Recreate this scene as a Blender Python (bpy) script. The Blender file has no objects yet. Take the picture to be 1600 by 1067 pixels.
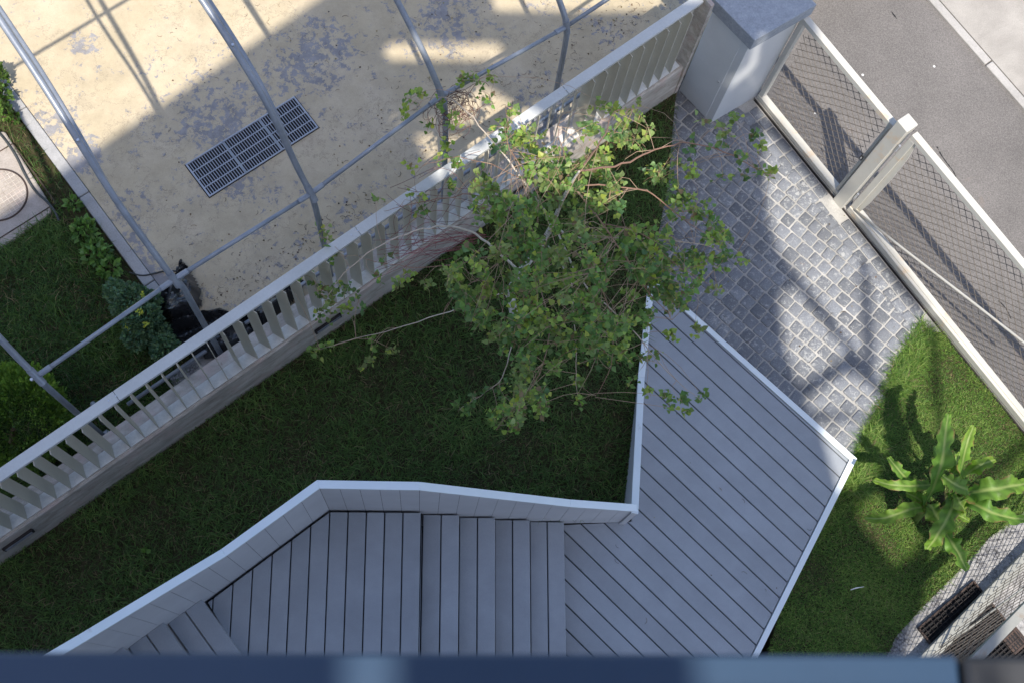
import bpy, math, random
import numpy as np
from mathutils import Vector, Matrix, geometry, noise
random.seed(7); rng = np.random.default_rng(7)
S = bpy.context.scene

# ------------------------------------------------------------------ camera
F, NX, NY, CX, CY, H = 1900., 653., 1100., 800., 533.5, 10.3
_d = np.array([NX-CX, NY-CY, F]); _d /= np.linalg.norm(_d)
_ex = np.array([1., 0, 0]) - _d[0]*_d; _ex /= np.linalg.norm(_ex); _ey = np.cross(_d, _ex)
cam_data = bpy.data.cameras.new('camera'); cam = bpy.data.objects.new('camera', cam_data)
S.collection.objects.link(cam)
R = Matrix(((_ex[0], -_ex[1], -_ex[2]), (-_ey[0], _ey[1], _ey[2]), (-_d[0], _d[1], _d[2])))
cam.matrix_world = Matrix.Translation((0, 0, H)) @ R.to_4x4()
cam_data.sensor_width = 36; cam_data.lens = 36*F/1600; cam_data.clip_start = .05; cam_data.clip_end = 500
cam_data.dof.use_dof = True; cam_data.dof.focus_distance = 9.6; cam_data.dof.aperture_fstop = 6.3
S.camera = cam

# ------------------------------------------------------------------ world, sun, exposure
SX, SY = -.03, .55                       # where sunlight travels per metre of fall
w = bpy.data.worlds.new('World'); S.world = w; w.use_nodes = True
nt = w.node_tree; bg = nt.nodes['Background']
sky = nt.nodes.new('ShaderNodeTexSky'); sky.sky_type = 'NISHITA'; sky.sun_disc = False
sky.sun_elevation = math.atan(1/math.hypot(SX, SY)); sky.sun_rotation = math.radians(177)
sky.air_density = .8; sky.dust_density = 1.6; sky.ozone_density = .75
nt.links.new(sky.outputs[0], bg.inputs[0]); bg.inputs[1].default_value = .13
sl = bpy.data.lights.new('sun', 'SUN'); sl.energy = 2.9; sl.angle = math.radians(.55); sl.color = (1, .93, .82)
so = bpy.data.objects.new('sun', sl); S.collection.objects.link(so)
so.rotation_euler = Vector((SX, SY, -1)).to_track_quat('-Z', 'Y').to_euler()
S.view_settings.view_transform = 'Standard'; S.view_settings.look = 'None'
S.view_settings.exposure = 1.27; S.view_settings.gamma = 1

# ------------------------------------------------------------------ helpers
def W(u, v, z=0.):
    """the point at height z that stands at this place of the 1600 x 1067 survey photograph"""
    r = np.array([u-CX, v-CY, F]); a, b, c = r@_ex, -(r@_ey), r@_d
    t = (H-z)/c
    return Vector((a*t, b*t, z))
def Wp(u, v, p0, dirv):
    """survey ray met with the vertical plane through p0 along dirv"""
    r = np.array([u-CX, v-CY, F]); a, b, c = r@_ex, -(r@_ey), r@_d
    n = (-dirv[1], dirv[0]); t = (p0[0]*n[0]+p0[1]*n[1])/(a*n[0]+b*n[1])
    return Vector((a*t, b*t, H-c*t))
def P2(pts, z): return [W(u, v, z).to_2d() for u, v in pts]

def empty(name, loc, label=None, cat=None, group=None):
    o = bpy.data.objects.new(name, None); S.collection.objects.link(o); o.location = loc
    o.empty_display_size = .1
    tag(o, label, cat, group); return o
def tag(o, label=None, cat=None, group=None, kind=None):
    if label: o['label'] = label
    if cat: o['category'] = cat
    if group: o['group'] = group
    if kind: o['kind'] = kind
    return o
def absloc(o):
    v = Vector((0, 0, 0))
    while o: v += o.location; o = o.parent
    return v

class MB:
    def __init__(s): s.v = []; s.f = []; s.c = []
    def add(s, vs, fs, col=None):
        b = len(s.v); s.v += [tuple(p) for p in vs]; s.f += [tuple(i+b for i in f) for f in fs]
        if col is not None: s.c += [col]*len(vs)
    def prism(s, poly, z0, z1):
        """poly: list of 2-vectors; z1 may be a list of heights"""
        n = len(poly); a = sum(poly[i][0]*poly[(i+1) % n][1]-poly[(i+1) % n][0]*poly[i][1] for i in range(n))
        idx = list(range(n)) if a > 0 else list(range(n))[::-1]
        poly = [poly[i] for i in idx]
        zt = [z1[i] for i in idx] if isinstance(z1, (list, tuple)) else [z1]*n
        zb = [z0[i] for i in idx] if isinstance(z0, (list, tuple)) else [z0]*n
        vs = [(p[0], p[1], zb[i]) for i, p in enumerate(poly)]+[(p[0], p[1], zt[i]) for i, p in enumerate(poly)]
        s.add(vs, [tuple(range(n))[::-1], tuple(range(n, 2*n))]+[(i, (i+1) % n, n+(i+1) % n, n+i) for i in range(n)])
    def box(s, c, x, y, z):
        """centre, three half-axis vectors"""
        c, x, y, z = map(Vector, (c, x, y, z))
        vs = [c+a*x+b*y+d*z for d in (-1, 1) for a, b in ((-1, -1), (1, -1), (1, 1), (-1, 1))]
        s.add(vs, [(3, 2, 1, 0), (4, 5, 6, 7), (0, 1, 5, 4), (1, 2, 6, 5), (2, 3, 7, 6), (3, 0, 4, 7)])
    def bar(s, a, b, wd, ht, up=(0, 0, 1)):
        a = Vector(a); b = Vector(b); d = b-a; L = d.length; d.normalize(); up = Vector(up)
        up = Vector((GU.x, GU.y, 0)) if abs(d.dot(up)) > .99 else up; side = d.cross(up)
        side.normalize(); u2 = side.cross(d)
        s.box((a+b)/2, d*L/2, side*wd/2, u2*ht/2)
    def tube(s, pts, r, n=8, col=None):
        pts = [Vector(p) for p in pts]; rr = [float(x) for x in np.interp(np.linspace(0, 1, len(pts)), np.linspace(0, 1, len(r)), r)] if isinstance(r, (list, tuple)) else [r]*len(pts)
        rings = []; ref = Vector((.3, .2, 1))
        for i, p in enumerate(pts):
            t = (pts[min(i+1, len(pts)-1)]-pts[max(i-1, 0)]).normalized()
            if abs(t.dot(ref.normalized())) > .95: ref = Vector((1, .3, 0))
            x = t.cross(ref).normalized(); y = t.cross(x).normalized(); ref = x.cross(t) if False else ref
            rings.append([p+(x*math.cos(2*math.pi*k/n)+y*math.sin(2*math.pi*k/n))*rr[i] for k in range(n)])
        fs = []
        for i in range(len(pts)-1):
            for k in range(n):
                fs.append((i*n+k, i*n+(k+1) % n, (i+1)*n+(k+1) % n, (i+1)*n+k))
        fs += [tuple(range(n))[::-1], tuple(range((len(pts)-1)*n, len(pts)*n))]
        s.add([q for ring in rings for q in ring], fs, col)
    def build(s, name, mat, parent=None, smooth=False, bevel=0, segs=1):
        me = bpy.data.meshes.new(name); me.from_pydata(s.v, [], s.f); me.materials.append(mat)
        if s.c and len(s.c) == len(s.v):
            at = me.color_attributes.new('Col', 'FLOAT_COLOR', 'POINT')
            at.data.foreach_set('color', np.array(s.c, dtype=np.float32).ravel())
        if smooth: me.polygons.foreach_set('use_smooth', [True]*len(me.polygons))
        o = bpy.data.objects.new(name, me); S.collection.objects.link(o)
        if parent is not None: o.parent = parent; o.location = -absloc(parent)
        if bevel:
            m = o.modifiers.new('bevel', 'BEVEL'); m.width = bevel; m.segments = segs; m.limit_method = 'ANGLE'; m.angle_limit = math.radians(40)
        me.update(); return o

def npmesh(name, V, Fq, Ft, col, mat, parent=None, smooth=False):
    """big meshes straight from numpy: verts, quads, tris, vertex colours"""
    me = bpy.data.meshes.new(name)
    me.vertices.add(len(V)); me.vertices.foreach_set('co', V.astype(np.float32).ravel())
    nq, ntr = len(Fq), len(Ft)
    me.loops.add(nq*4+ntr*3)
    me.loops.foreach_set('vertex_index', np.concatenate([Fq.ravel(), Ft.ravel()]).astype(np.int32))
    me.polygons.add(nq+ntr)
    me.polygons.foreach_set('loop_start', np.concatenate([np.arange(nq)*4, nq*4+np.arange(ntr)*3]).astype(np.int32))
    me.update(calc_edges=True)
    at = me.color_attributes.new('Col', 'FLOAT_COLOR', 'POINT')
    at.data.foreach_set('color', col.astype(np.float32).ravel())
    if smooth: me.polygons.foreach_set('use_smooth', [True]*(nq+ntr))
    me.materials.append(mat); me.validate()
    o = bpy.data.objects.new(name, me); S.collection.objects.link(o)
    if parent is not None: o.parent = parent; o.location = -absloc(parent)
    return o

def clip(poly, n, d, keep):
    out = []; m = len(poly)
    for i in range(m):
        a, b = poly[i], poly[(i+1) % m]; da = (a@n-d)*keep; db = (b@n-d)*keep
        if da >= 0: out.append(a)
        if da*db < 0: out.append(a+(b-a)*(da/(da-db)))
    return out
def pip(X, Y, poly):
    ins = np.zeros(len(X), bool); n = len(poly)
    for i in range(n):
        x1, y1 = poly[i][0], poly[i][1]; x2, y2 = poly[(i+1) % n][0], poly[(i+1) % n][1]
        c = ((y1 > Y) != (y2 > Y)) & (X < (x2-x1)*(Y-y1)/((y2-y1) or 1e-12)+x1)
        ins ^= c
    return ins

# ------------------------------------------------------------------ materials
class N:
    def __init__(s, name):
        s.m = bpy.data.materials.new(name); s.m.use_nodes = True; s.t = s.m.node_tree
        s.b = s.t.nodes['Principled BSDF']; s.co = s.t.nodes.new('ShaderNodeTexCoord').outputs['Object']
    def n(s, k, **kw):
        x = s.t.nodes.new(k)
        for a, b in kw.items(): setattr(x, a, b)
        return x
    def l(s, a, b): s.t.links.new(a, b)
    def noise(s, scale, detail=6, rough=.6, dist=0, co=None):
        x = s.n('ShaderNodeTexNoise'); x.inputs['Scale'].default_value = scale; x.inputs['Detail'].default_value = detail
        x.inputs['Roughness'].default_value = rough; x.inputs['Distortion'].default_value = dist
        s.l(co or s.co, x.inputs['Vector']); return x.outputs['Fac']
    def ramp(s, fac, stops):
        x = s.n('ShaderNodeValToRGB'); e = x.color_ramp.elements
        while len(e) < len(stops): e.new(.5)
        for i, (p, c) in enumerate(stops):
            e[i].position = p; c = (c, c, c) if not hasattr(c, '__len__') else c; e[i].color = (*c[:3], 1)
        s.l(fac, x.inputs[0]); return x.outputs[0]
    def mix(s, fac, a, b, mode='MIX'):
        x = s.n('ShaderNodeMix'); x.data_type = 'RGBA'; x.blend_type = mode
        for v, i in ((fac, 0), (a, 6), (b, 7)):
            if hasattr(v, 'is_linked') or hasattr(v, 'links'): s.l(v, x.inputs[i])
            else: x.inputs[i].default_value = v if i == 0 else (*v, 1)
        return x.outputs[2]
    def math(s, op, a, b=0.):
        x = s.n('ShaderNodeMath'); x.operation = op
        for v, i in ((a, 0), (b, 1)):
            if hasattr(v, 'links'): s.l(v, x.inputs[i])
            else: x.inputs[i].default_value = v
        return x.outputs[0]
    def bump(s, h, st=.3, dist=.01):
        x = s.n('ShaderNodeBump'); x.inputs['Strength'].default_value = st; x.inputs['Distance'].default_value = dist
        s.l(h, x.inputs['Height']); s.l(x.outputs[0], s.b.inputs['Normal'])
    def col(s, c):
        if hasattr(c, 'links'): s.l(c, s.b.inputs['Base Color'])
        else: s.b.inputs['Base Color'].default_value = (*c, 1)
    def set(s, rough=.6, metal=0., spec=.5):
        s.b.inputs['Roughness'].default_value = rough; s.b.inputs['Metallic'].default_value = metal
        s.b.inputs['Specular IOR Level'].default_value = spec; return s.m
    def attr(s):
        x = s.n('ShaderNodeAttribute'); x.attribute_name = 'Col'; return x.outputs['Color']

def simple(name, c1, c2, scale=5, rough=.6, metal=0., bst=.1, bscale=60, spec=.4, fine=.25):
    m = N(name); big = m.ramp(m.noise(scale, 5, .6), [(.35, c1), (.65, c2)])
    g = m.ramp(m.noise(bscale, 3, .6), [(.3, 1-fine), (.7, 1.)])
    m.col(m.mix(1., big, g, 'MULTIPLY')); m.bump(m.noise(bscale, 4, .6), bst, .004)
    return m.set(rough, metal, spec)

def m_court():
    m = N('painted_concrete')
    base = m.ramp(m.noise(1.3, 7, .65), [(.3, (.40, .335, .225)), (.5, (.45, .38, .265)), (.7, (.49, .415, .305))])
    grey = m.ramp(m.noise(9, 6, .7), [(.3, (.20, .195, .20)), (.7, (.31, .30, .30))])
    zone = m.ramp(m.noise(.85, 3, .5), [(.42, 0.), (.64, 1.)])
    zone2 = m.ramp(m.noise(4.2, 3, .55), [(.40, 0.), (.66, 1.)])
    pk = m.noise(14, 12, .78, .3)
    f = m.math('ADD', pk, m.math('ADD', m.math('MULTIPLY', zone, .07), m.math('MULTIPLY', zone2, .083)))
    for (u, v, rad, amt) in ((350, 175, .75, .15), (470, 110, .7, .14), (500, 70, .5, .10), (700, 30, .5, .13), (200, 330, .35, .15), (190, 420, .4, .19), (125, 250, .3, .14), (240, 440, .3, .19), (640, 330, .5, .11), (560, 380, .4, .10), (830, 230, .5, .13), (90, 190, .25, .14), (870, 150, .5, .12), (960, 40, .5, .12), (380, 290, .35, .09), (560, 210, .35, .08), (130, 70, .18, .12)):
        vd = m.n('ShaderNodeVectorMath'); vd.operation = 'DISTANCE'; m.l(m.co, vd.inputs[0]); vd.inputs[1].default_value = W(u, v, .35)
        f = m.math('ADD', f, m.math('MULTIPLY', m.ramp(m.math('DIVIDE', vd.outputs['Value'], rad), [(0., 1.), (1., 0.)]), amt))
    peel = m.ramp(f, [(.665, 0.), (.678, 1.)])
    c = m.mix(peel, base, grey)
    crk = m.ramp(m.noise(1.15, 9, .72), [(.4965, 0.), (.5, .75), (.5035, 0.)]); c = m.mix(crk, c, (.13, .11, .09))
    fleck = m.ramp(m.noise(38, 8, .75, 2.5), [(.315, .9), (.345, 0.)])
    c = m.mix(fleck, c, (.10, .085, .07))
    c = m.mix(1., c, m.ramp(m.noise(230, 3, .7), [(.3, .86), (.7, 1.06)]), 'MULTIPLY')
    dirt = m.ramp(m.noise(3.1, 10, .8, 0), [(.36, .84), (.56, 1.)])
    c = m.mix(1., c, dirt, 'MULTIPLY')
    m.col(c); m.bump(m.math('SUBTRACT', m.noise(60, 6), m.math('MULTIPLY', peel, .8)), .35, .004)
    return m.set(.8, 0, .25)
def m_asphalt():
    m = N('asphalt')
    c = m.ramp(m.noise(1.1, 6, .65), [(.3, (.112, .105, .100)), (.7, (.155, .145, .138))])
    c = m.mix(1., c, m.ramp(m.noise(75, 6, .95), [(.30, .35), (.5, 1.), (.70, 1.75)]), 'MULTIPLY')
    st = m.ramp(m.noise(2.2, 4, .6, .8), [(.66, 0.), (.74, .5)])
    c = m.mix(st, c, (.17, .14, .12))
    v = m.n('ShaderNodeTexVoronoi'); v.inputs['Scale'].default_value = 3.2; m.l(m.co, v.inputs['Vector'])
    sp = m.ramp(v.outputs['Distance'], [(.03, 1.), (.045, 0.)]); c = m.mix(sp, c, (.6, .6, .58))
    m.col(c); m.bump(m.noise(210, 4, .7), .6, .006); return m.set(.85, 0, .3)
def m_conc(name, a, b, spots=True, big=2.2):
    m = N(name); c = m.ramp(m.noise(big, 8, .68, .3), [(.3, a), (.68, b)])
    c = m.mix(1., c, m.ramp(m.noise(90, 4, .75), [(.3, .78), (.7, 1.08)]), 'MULTIPLY')
    if spots: c = m.mix(m.ramp(m.noise(16, 7, .75, 1.), [(.62, 0.), (.70, .55)]), c, (.13, .115, .10))
    m.col(c); m.bump(m.noise(55, 7, .7), .4, .006); return m.set(.85, 0, .3)
def m_wall():
    m = N('wall_concrete'); mp = m.n('ShaderNodeMapping'); mp.vector_type = 'POINT'; mp.inputs['Rotation'].default_value = (0, 0, math.radians(-38.1)); mp.inputs['Scale'].default_value = (1, 1, 1); m.l(m.co, mp.inputs[0])
    m2 = m.n('ShaderNodeMapping'); m2.inputs['Scale'].default_value = (2.6, 6, 8); m.l(mp.outputs[0], m2.inputs[0])
    c = m.ramp(m.noise(1.6, 8, .7, .4, m2.outputs[0]), [(.30, (.26, .225, .19)), (.5, (.40, .36, .31)), (.68, (.56, .51, .46))])
    c = m.mix(m.ramp(m.noise(5, 6, .7), [(.5, 0.), (.62, .7)]), c, (.46, .36, .32))
    c = m.mix(m.ramp(m.noise(22, 8, .8, .5), [(.60, 0.), (.68, .8)]), c, (.10, .085, .075))
    m.col(c); m.bump(m.noise(3, 9, .75, .3, m2.outputs[0]), .7, .012); return m.set(.88, 0, .25)
def m_deck():
    m = N('composite_board')
    mp = m.n('ShaderNodeMapping'); m.l(m.co, mp.inputs[0])
    at = m.attr()
    c = m.mix(1., at, m.ramp(m.noise(3.5, 7, .65), [(.3, .88), (.7, 1.08)]), 'MULTIPLY')
    c = m.mix(1., c, m.ramp(m.noise(140, 3, .7), [(.3, .93), (.7, 1.05)]), 'MULTIPLY')
    c = m.mix(m.ramp(m.noise(21, 7, .8, 1.5), [(.70, 0.), (.76, .25)]), c, (.5, .48, .45))
    m.col(c); m.bump(m.noise(150, 3), .12, .002); m.l(m.ramp(m.noise(4, 6), [(.3, .40), (.7, .58)]), m.b.inputs['Roughness'])
    m.set(.5, 0, .5); m.l(m.ramp(m.noise(4, 6), [(.3, .42), (.7, .58)]), m.b.inputs['Roughness']); return m.m
def m_veg(name, trans=.35, rough=.55):
    m = N(name); c = m.attr(); m.col(c); m.set(rough, 0, .35)
    tr = m.n('ShaderNodeBsdfTranslucent'); mx = m.n('ShaderNodeMixShader'); mx.inputs[0].default_value = trans
    hs = m.n('ShaderNodeHueSaturation'); hs.inputs['Value'].default_value = 1.5; hs.inputs['Saturation'].default_value = 1.1; m.l(c, hs.inputs['Color'])
    m.l(hs.outputs[0], tr.inputs[0]); m.l(m.b.outputs[0], mx.inputs[1]); m.l(tr.outputs[0], mx.inputs[2])
    m.l(mx.outputs[0], m.t.nodes['Material Output'].inputs[0]); return m.m
def m_attr(name, rough=.8, sc=60, lo=.75, hi=1.1, bst=.4, spec=.3, bd=.006):
    m = N(name); c = m.mix(1., m.attr(), m.ramp(m.noise(sc, 6, .72), [(.3, lo), (.7, hi)]), 'MULTIPLY')
    m.col(c); m.bump(m.noise(sc, 6, .7), bst, bd); return m.set(rough, 0, spec)
def m_sett():
    m = N('granite_sett')
    c = m.mix(1., m.attr(), m.ramp(m.noise(90, 5, .75), [(.3, .7), (.7, 1.25)]), 'MULTIPLY')
    lime = m.math('ADD', m.noise(26, 9, .8, .5), m.math('MULTIPLY', m.noise(2.1, 3), .18))
    c = m.mix(m.ramp(lime, [(.63, 0.), (.68, .6)]), c, (.44, .44, .42))
    m.col(c); m.bump(m.noise(70, 6, .7), .7, .008); return m.set(.72, 0, .4)
def m_bark():
    m = N('birch_bark')
    mp = m.n('ShaderNodeMapping'); mp.inputs['Scale'].default_value = (1, 1, 3.2); m.l(m.co, mp.inputs[0])
    f = m.noise(22, 5, .7, .6, mp.outputs[0])
    m.col(m.ramp(f, [(.36, (.07, .055, .045)), (.44, (.45, .42, .37)), (.6, (.72, .70, .65))])); m.bump(f, .4, .004)
    return m.set(.7, 0, .3)
def m_rail(name, a, b, stain=(.55, .36, .18), amt=.6, thr=.62):
    m = N(name); c = m.ramp(m.noise(3, 5), [(.3, a), (.7, b)])
    c = m.mix(m.ramp(m.noise(3.3, 7, .7, .5), [(thr, 0.), (thr+.08, amt)]), c, stain)
    c = m.mix(m.ramp(m.noise(46, 6, .8), [(.68, 0.), (.73, .5)]), c, (.16, .15, .14))
    m.col(c); m.bump(m.noise(40, 4), .06, .003); return m.set(.42, 0, .5)
def m_clad():
    m = N('cladding_panel'); c = m.mix(1., (.52, .52, .54), m.ramp(m.noise(2.5, 6, .6), [(.3, .9), (.7, 1.04)]), 'MULTIPLY')
    c = m.mix(m.ramp(m.noise(5, 7, .7, 1.), [(.64, 0.), (.72, .35)]), c, (.45, .38, .30))
    m.col(c); m.bump(m.noise(50, 3), .04, .002); return m.set(.5, 0, .4)

def m_gravel():
    m = N('pale_gravel'); v = m.n('ShaderNodeTexVoronoi'); v.inputs['Scale'].default_value = 55; m.l(m.co, v.inputs['Vector'])
    g = m.n('ShaderNodeSeparateColor'); m.l(v.outputs['Color'], g.inputs[0])
    c = m.ramp(g.outputs[0], [(.0, (.15, .15, .165)), (.5, (.22, .22, .23)), (1., (.31, .305, .30))])
    c = m.mix(1., c, m.ramp(v.outputs['Distance'], [(.35, 1.), (.75, .35)]), 'MULTIPLY'); c = m.mix(m.ramp(m.noise(5, 7, .7), [(.42, 0.), (.6, .55)]), c, (.42, .41, .40))
    m.col(c); m.bump(v.outputs['Distance'], -.8, .012); return m.set(.85, 0, .3)

M = dict(
 court=m_court(), asphalt=m_asphalt(),
 sidewalk=m_conc('weathered_concrete', (.24, .225, .205), (.36, .34, .31)),
 kerb=m_conc('kerb_concrete', (.29, .28, .265), (.40, .385, .365), True),
 courtkerb=m_conc('edging_concrete', (.25, .25, .25), (.37, .365, .36), True),
 wall=m_wall(),
 slab=m_conc('pinkish_concrete', (.27, .235, .205), (.42, .375, .335), True, 3),
 gravel=m_gravel(),
 cap=m_conc('cap_concrete', (.25, .27, .30), (.35, .375, .41), True, 24),
 soil=simple('soil', (.045, .035, .025), (.10, .075, .05), 9, .95, bst=.8, bscale=40),
 turf=simple('turf_soil', (.028, .030, .012), (.065, .055, .030), 14, .95, bst=.8, bscale=90, spec=.1),
 under=simple('dark_underlay', (.01, .011, .013), (.016, .017, .02), 6, .9),
 deck=m_deck(), clad=m_clad(),
 coping=m_rail('white_aluminium', (.62, .68, .71), (.68, .73, .75), (.36, .33, .29), .35, .60),
 fence=simple('powder_coated_steel', (.47, .475, .46), (.53, .535, .52), 2.5, .45, 0, .04, 60, .5, .08),
 slat=simple('slat_coating', (.43, .40, .325), (.48, .45, .37), 2.5, .5, 0, .04, 60, .45, .08),
 plate=simple('plate_coating', (.62, .61, .57), (.70, .69, .65), 6, .55, 0, .06, 50, .4, .15),
 gate=m_rail('gate_coating', (.45, .435, .39), (.52, .505, .455), amt=.45, thr=.58),
 steel=simple('galvanised_tube', (.20, .225, .265), (.27, .295, .335), 8, .42, .3, .05, 80, .5, .12),
 zinc=simple('galvanised_grate', (.34, .37, .42), (.43, .46, .51), 12, .5, .3, .05, 90, .5, .2),
 white_steel=simple('cabinet_coating', (.56, .58, .60), (.62, .635, .65), 1.5, .35, .0, .02, 40, .5, .03),
 streetrail=m_rail('street_fence_coating', (.20, .205, .19), (.28, .28, .255), (.20, .13, .08), .5, .56),
 wire=simple('net_wire', (.13, .11, .09), (.19, .165, .14), 20, .6, .2),
 bolt=simple('bolt_steel', (.6, .62, .65), (.7, .72, .75), 20, .3, .7),
 rust=simple('rusty_iron', (.045, .034, .031), (.09, .06, .048), 14, .8, .2, .4, 70),
 darkiron=simple('dark_grating', (.016, .014, .015), (.034, .028, .028), 14, .7, .3, .4, 70),
 rubber=simple('rubber_hose', (.03, .035, .035), (.06, .065, .065), 14, .6),
 plastic=simple('black_plastic_film', (.012, .013, .015), (.030, .032, .036), 4, .22, 0, .35, 14, .6, .1),
 bluecap=simple('blue_painted_sheet', (.026, .056, .105), (.029, .062, .115), 2, .32, 0, .02, 30, .5, .04),
 charcoal=simple('charcoal_post', (.035, .037, .042), (.045, .047, .052), 2, .5),
 plaster=simple('facade_plaster', (.55, .53, .50), (.62, .60, .57), 1, .8),
 grass=m_veg('grass_blade', .30, .6), leaf=m_veg('birch_leaf', .38, .45), banana=m_veg('banana_leaf', .38, .52),
 shrub=m_veg('shrub_leaf', .25, .5), sett=m_sett(), bark=m_bark(), twig=m_attr('twig_bark', .7, 50, .8, 1.1, .2),
 joint=m_conc('sand_joint', (.27, .265, .25), (.44, .43, .405), False, 3),
 black=simple('black_part', (.01, .01, .01), (.02, .02, .02), 5, .5),
)

# ------------------------------------------------------------------ the building the photo is taken from (its facade, plus an added overhead slab cut to shape the yard's shade)
ZR = 12.2
def slabpt(p): dz = ZR-p.z; return (p.x-SX*dz, p.y-SY*dz)
def lit(pts, z): return [slabpt(W(u, v, z)) for u, v in pts]
a_ = W(110, 262, .35); b_ = W(500, 0, .35); u_ = (b_-a_).normalized(); n_ = Vector((-u_.y, u_.x, 0))
def rr(x0, y0, x1, y1, r):
    out = []
    for cx, cy, s in ((x1-r, y0+r, -90), (x1-r, y1-r, 0), (x0+r, y1-r, 90), (x0+r, y0+r, 180)):
        for k in range(5): t = math.radians(s+22.5*k); out.append((cx+r*math.cos(t), cy+r*math.sin(t)))
    return out
HOLES = [  # openings in the added slab, shaped to place the sun patches
 [slabpt(p) for p in (a_-u_*12, b_+u_*1.0, b_+u_*1.0+n_*16, a_-u_*12+n_*16)],
 lit([(1188, -420), (1190, 160), (1196, 290), (1203, 345), (1216, 392), (1378, 602), (1394, 619), (1416, 650), (1426, 700), (1432, 770), (1462, 840), (1442, 955), (1425, 1000), (1400, 1110), (2500, 1110), (2500, -420)], 0),
 lit([(1217, 462), (1240, 448), (1326, 552), (1300, 572), (1248, 604), (1226, 540)], 0),
 lit([(1256, 624), (1318, 583), (1340, 585), (1392, 632), (1360, 652), (1268, 644)], 0),
 lit([(1278, 664), (1402, 660), (1372, 775), (1308, 768)], .12),
 lit([(1338, 790), (1366, 772), (1420, 785), (1440, 830), (1428, 868), (1398, 888), (1376, 856), (1346, 822)], 0),
 lit(rr(602, 69, 784, 97, 13), .35),
 lit(rr(770, -34, 1036, 20, 10), .35),
 lit([(715, 185), (800, 140), (900, 200), (1005, 190), (1080, 260), (1066, 325), (965, 350), (900, 300), (800, 300), (735, 260)], 2.9),
 lit([(800, 200), (850, 168), (925, 160), (955, 205), (900, 262), (830, 262)], .8),
 lit([(645, 215), (690, 208), (730, 200), (745, 208), (712, 232), (700, 262), (672, 258), (655, 225)], .35),
 lit([(1120, 125), (1158, 96), (1166, 104), (1136, 142)], .5), lit([(1138, 62), (1150, 60), (1182, 108), (1166, 112)], .8),
 [(x-SX*2.8, y-SY*2.8) for x, y in ((-.050, -.05), (-.017, -.05), (-.014, .07), (-.054, .07))],
 [(x-SX*2.8, y-SY*2.8) for x, y in ((.205, -.02), (.41, -.02), (.41, .05), (.195, .05))],
]
OUT = [(-16., -14.), (14., -14.), (14., .75), (-16., .75)]
STRIPS = [lit([(1188, 196), (1204, 184), (1306, 296), (1292, 312)], 0), lit([(1330, 348), (1344, 338), (1446, 480), (1432, 492)], 0),  # slivers kept in the slab to cast narrow shade bands
 lit([(1342, 410), (1356, 410), (1368, 575), (1352, 575)], 0), lit([(1448, 500), (1460, 498), (1478, 690), (1462, 692)], 0), lit([(1500, 775), (1510, 785), (1640, 668), (1630, 655)], 0)]
vs = []; es = []
for poly in [OUT]+HOLES+STRIPS:
    b = len(vs); vs += [Vector((p[0], p[1])) for p in poly]; es += [(b+i, b+(i+1) % len(poly)) for i in range(len(poly))]
cv, ce, cf, *_ = geometry.delaunay_2d_cdt(vs, es, [], 0, 1e-6)
keep = []
for f in cf:
    c = sum((cv[i] for i in f), Vector((0, 0)))/len(f); X = np.array([c.x]); Y = np.array([c.y])
    if pip(X, Y, OUT)[0] and (not any(pip(X, Y, h)[0] for h in HOLES) or any(pip(X, Y, h)[0] for h in STRIPS)): keep.append(tuple(f))
bld = empty('apartment_building', (0, -3, 0), 'building behind the balcony, its facade and an added unseen pierced slab shading the yard', 'building')
rb = MB(); nv = len(cv)
rb.v = [(p.x, p.y, ZR) for p in cv]+[(p.x, p.y, ZR+.04) for p in cv]
from collections import Counter
ec = Counter()
for f in keep:
    for i in range(3): ec[(f[i], f[(i+1) % 3])] += 1
for f in keep: rb.f += [f[::-1], tuple(i+nv for i in f)]
for (i, j) in list(ec):
    if (j, i) not in ec: rb.f.append((i, j, j+nv, i+nv))
rb.build('added_shade_slab', M['plaster'], bld)  # unseen slab, added and pierced only to shape sun and shade below
fb = MB(); fb.prism([Vector(p) for p in ((2., -1.95), (-1., -1.95), (-9., -8.4), (-9., -12.), (2., -12.))], -.05, ZR-.01); fb.build('facade', M['plaster'], bld)
fb = MB(); fb.prism([Vector(p) for p in ((-1.35, -.03), (.75, -.03), (.75, -1.93), (-1.0, -1.93), (-1.35, -2.1))], 8.25, 8.45)
bal = empty('balcony_railing', (0, -.02, 8.45), 'blurred blue sheet-metal railing cap across the bottom edge of the photo', 'railing')
fb.build('balcony_slab', M['plaster'], bld)
cb = MB(); cb.bar((-1.3, -.020, 9.385), (.397, -.020, 9.385), .11, .03); cb.build('cap_sheet', M['bluecap'], bal, bevel=.003)
cb = MB(); cb.bar((.402, -.021, 9.375), (.66, -.021, 9.375), .11, .05); cb.build('end_cap', M['charcoal'], bal, bevel=.004)
for x in (-1.25, -.45, .35):
    cb = MB(); cb.box((x, -.04, 8.905), (.02, 0, 0), (0, .02, 0), (0, 0, .455)); cb.build('post', M['charcoal'], bal)
cb = MB(); cb.bar((-1.24, -.04, 8.62), (.64, -.04, 8.62), .03, .03); cb.build('lower_rail', M['bluecap'], bal)

# ------------------------------------------------------------------ ground
def sheet(name, pts, z, mat, zb=None, kind='structure'):
    b = MB(); b.prism([Vector(p[:2]) for p in pts], zb if zb is not None else z-.3, z); return tag(b.build(name, mat), kind=kind)
b = MB(); b.add([(-150, -150, -.35), (150, -150, -.35), (150, 150, -.35), (-150, 150, -.35)], [(0, 1, 2, 3)]); tag(b.build('ground', M['soil']), kind='structure')

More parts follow.
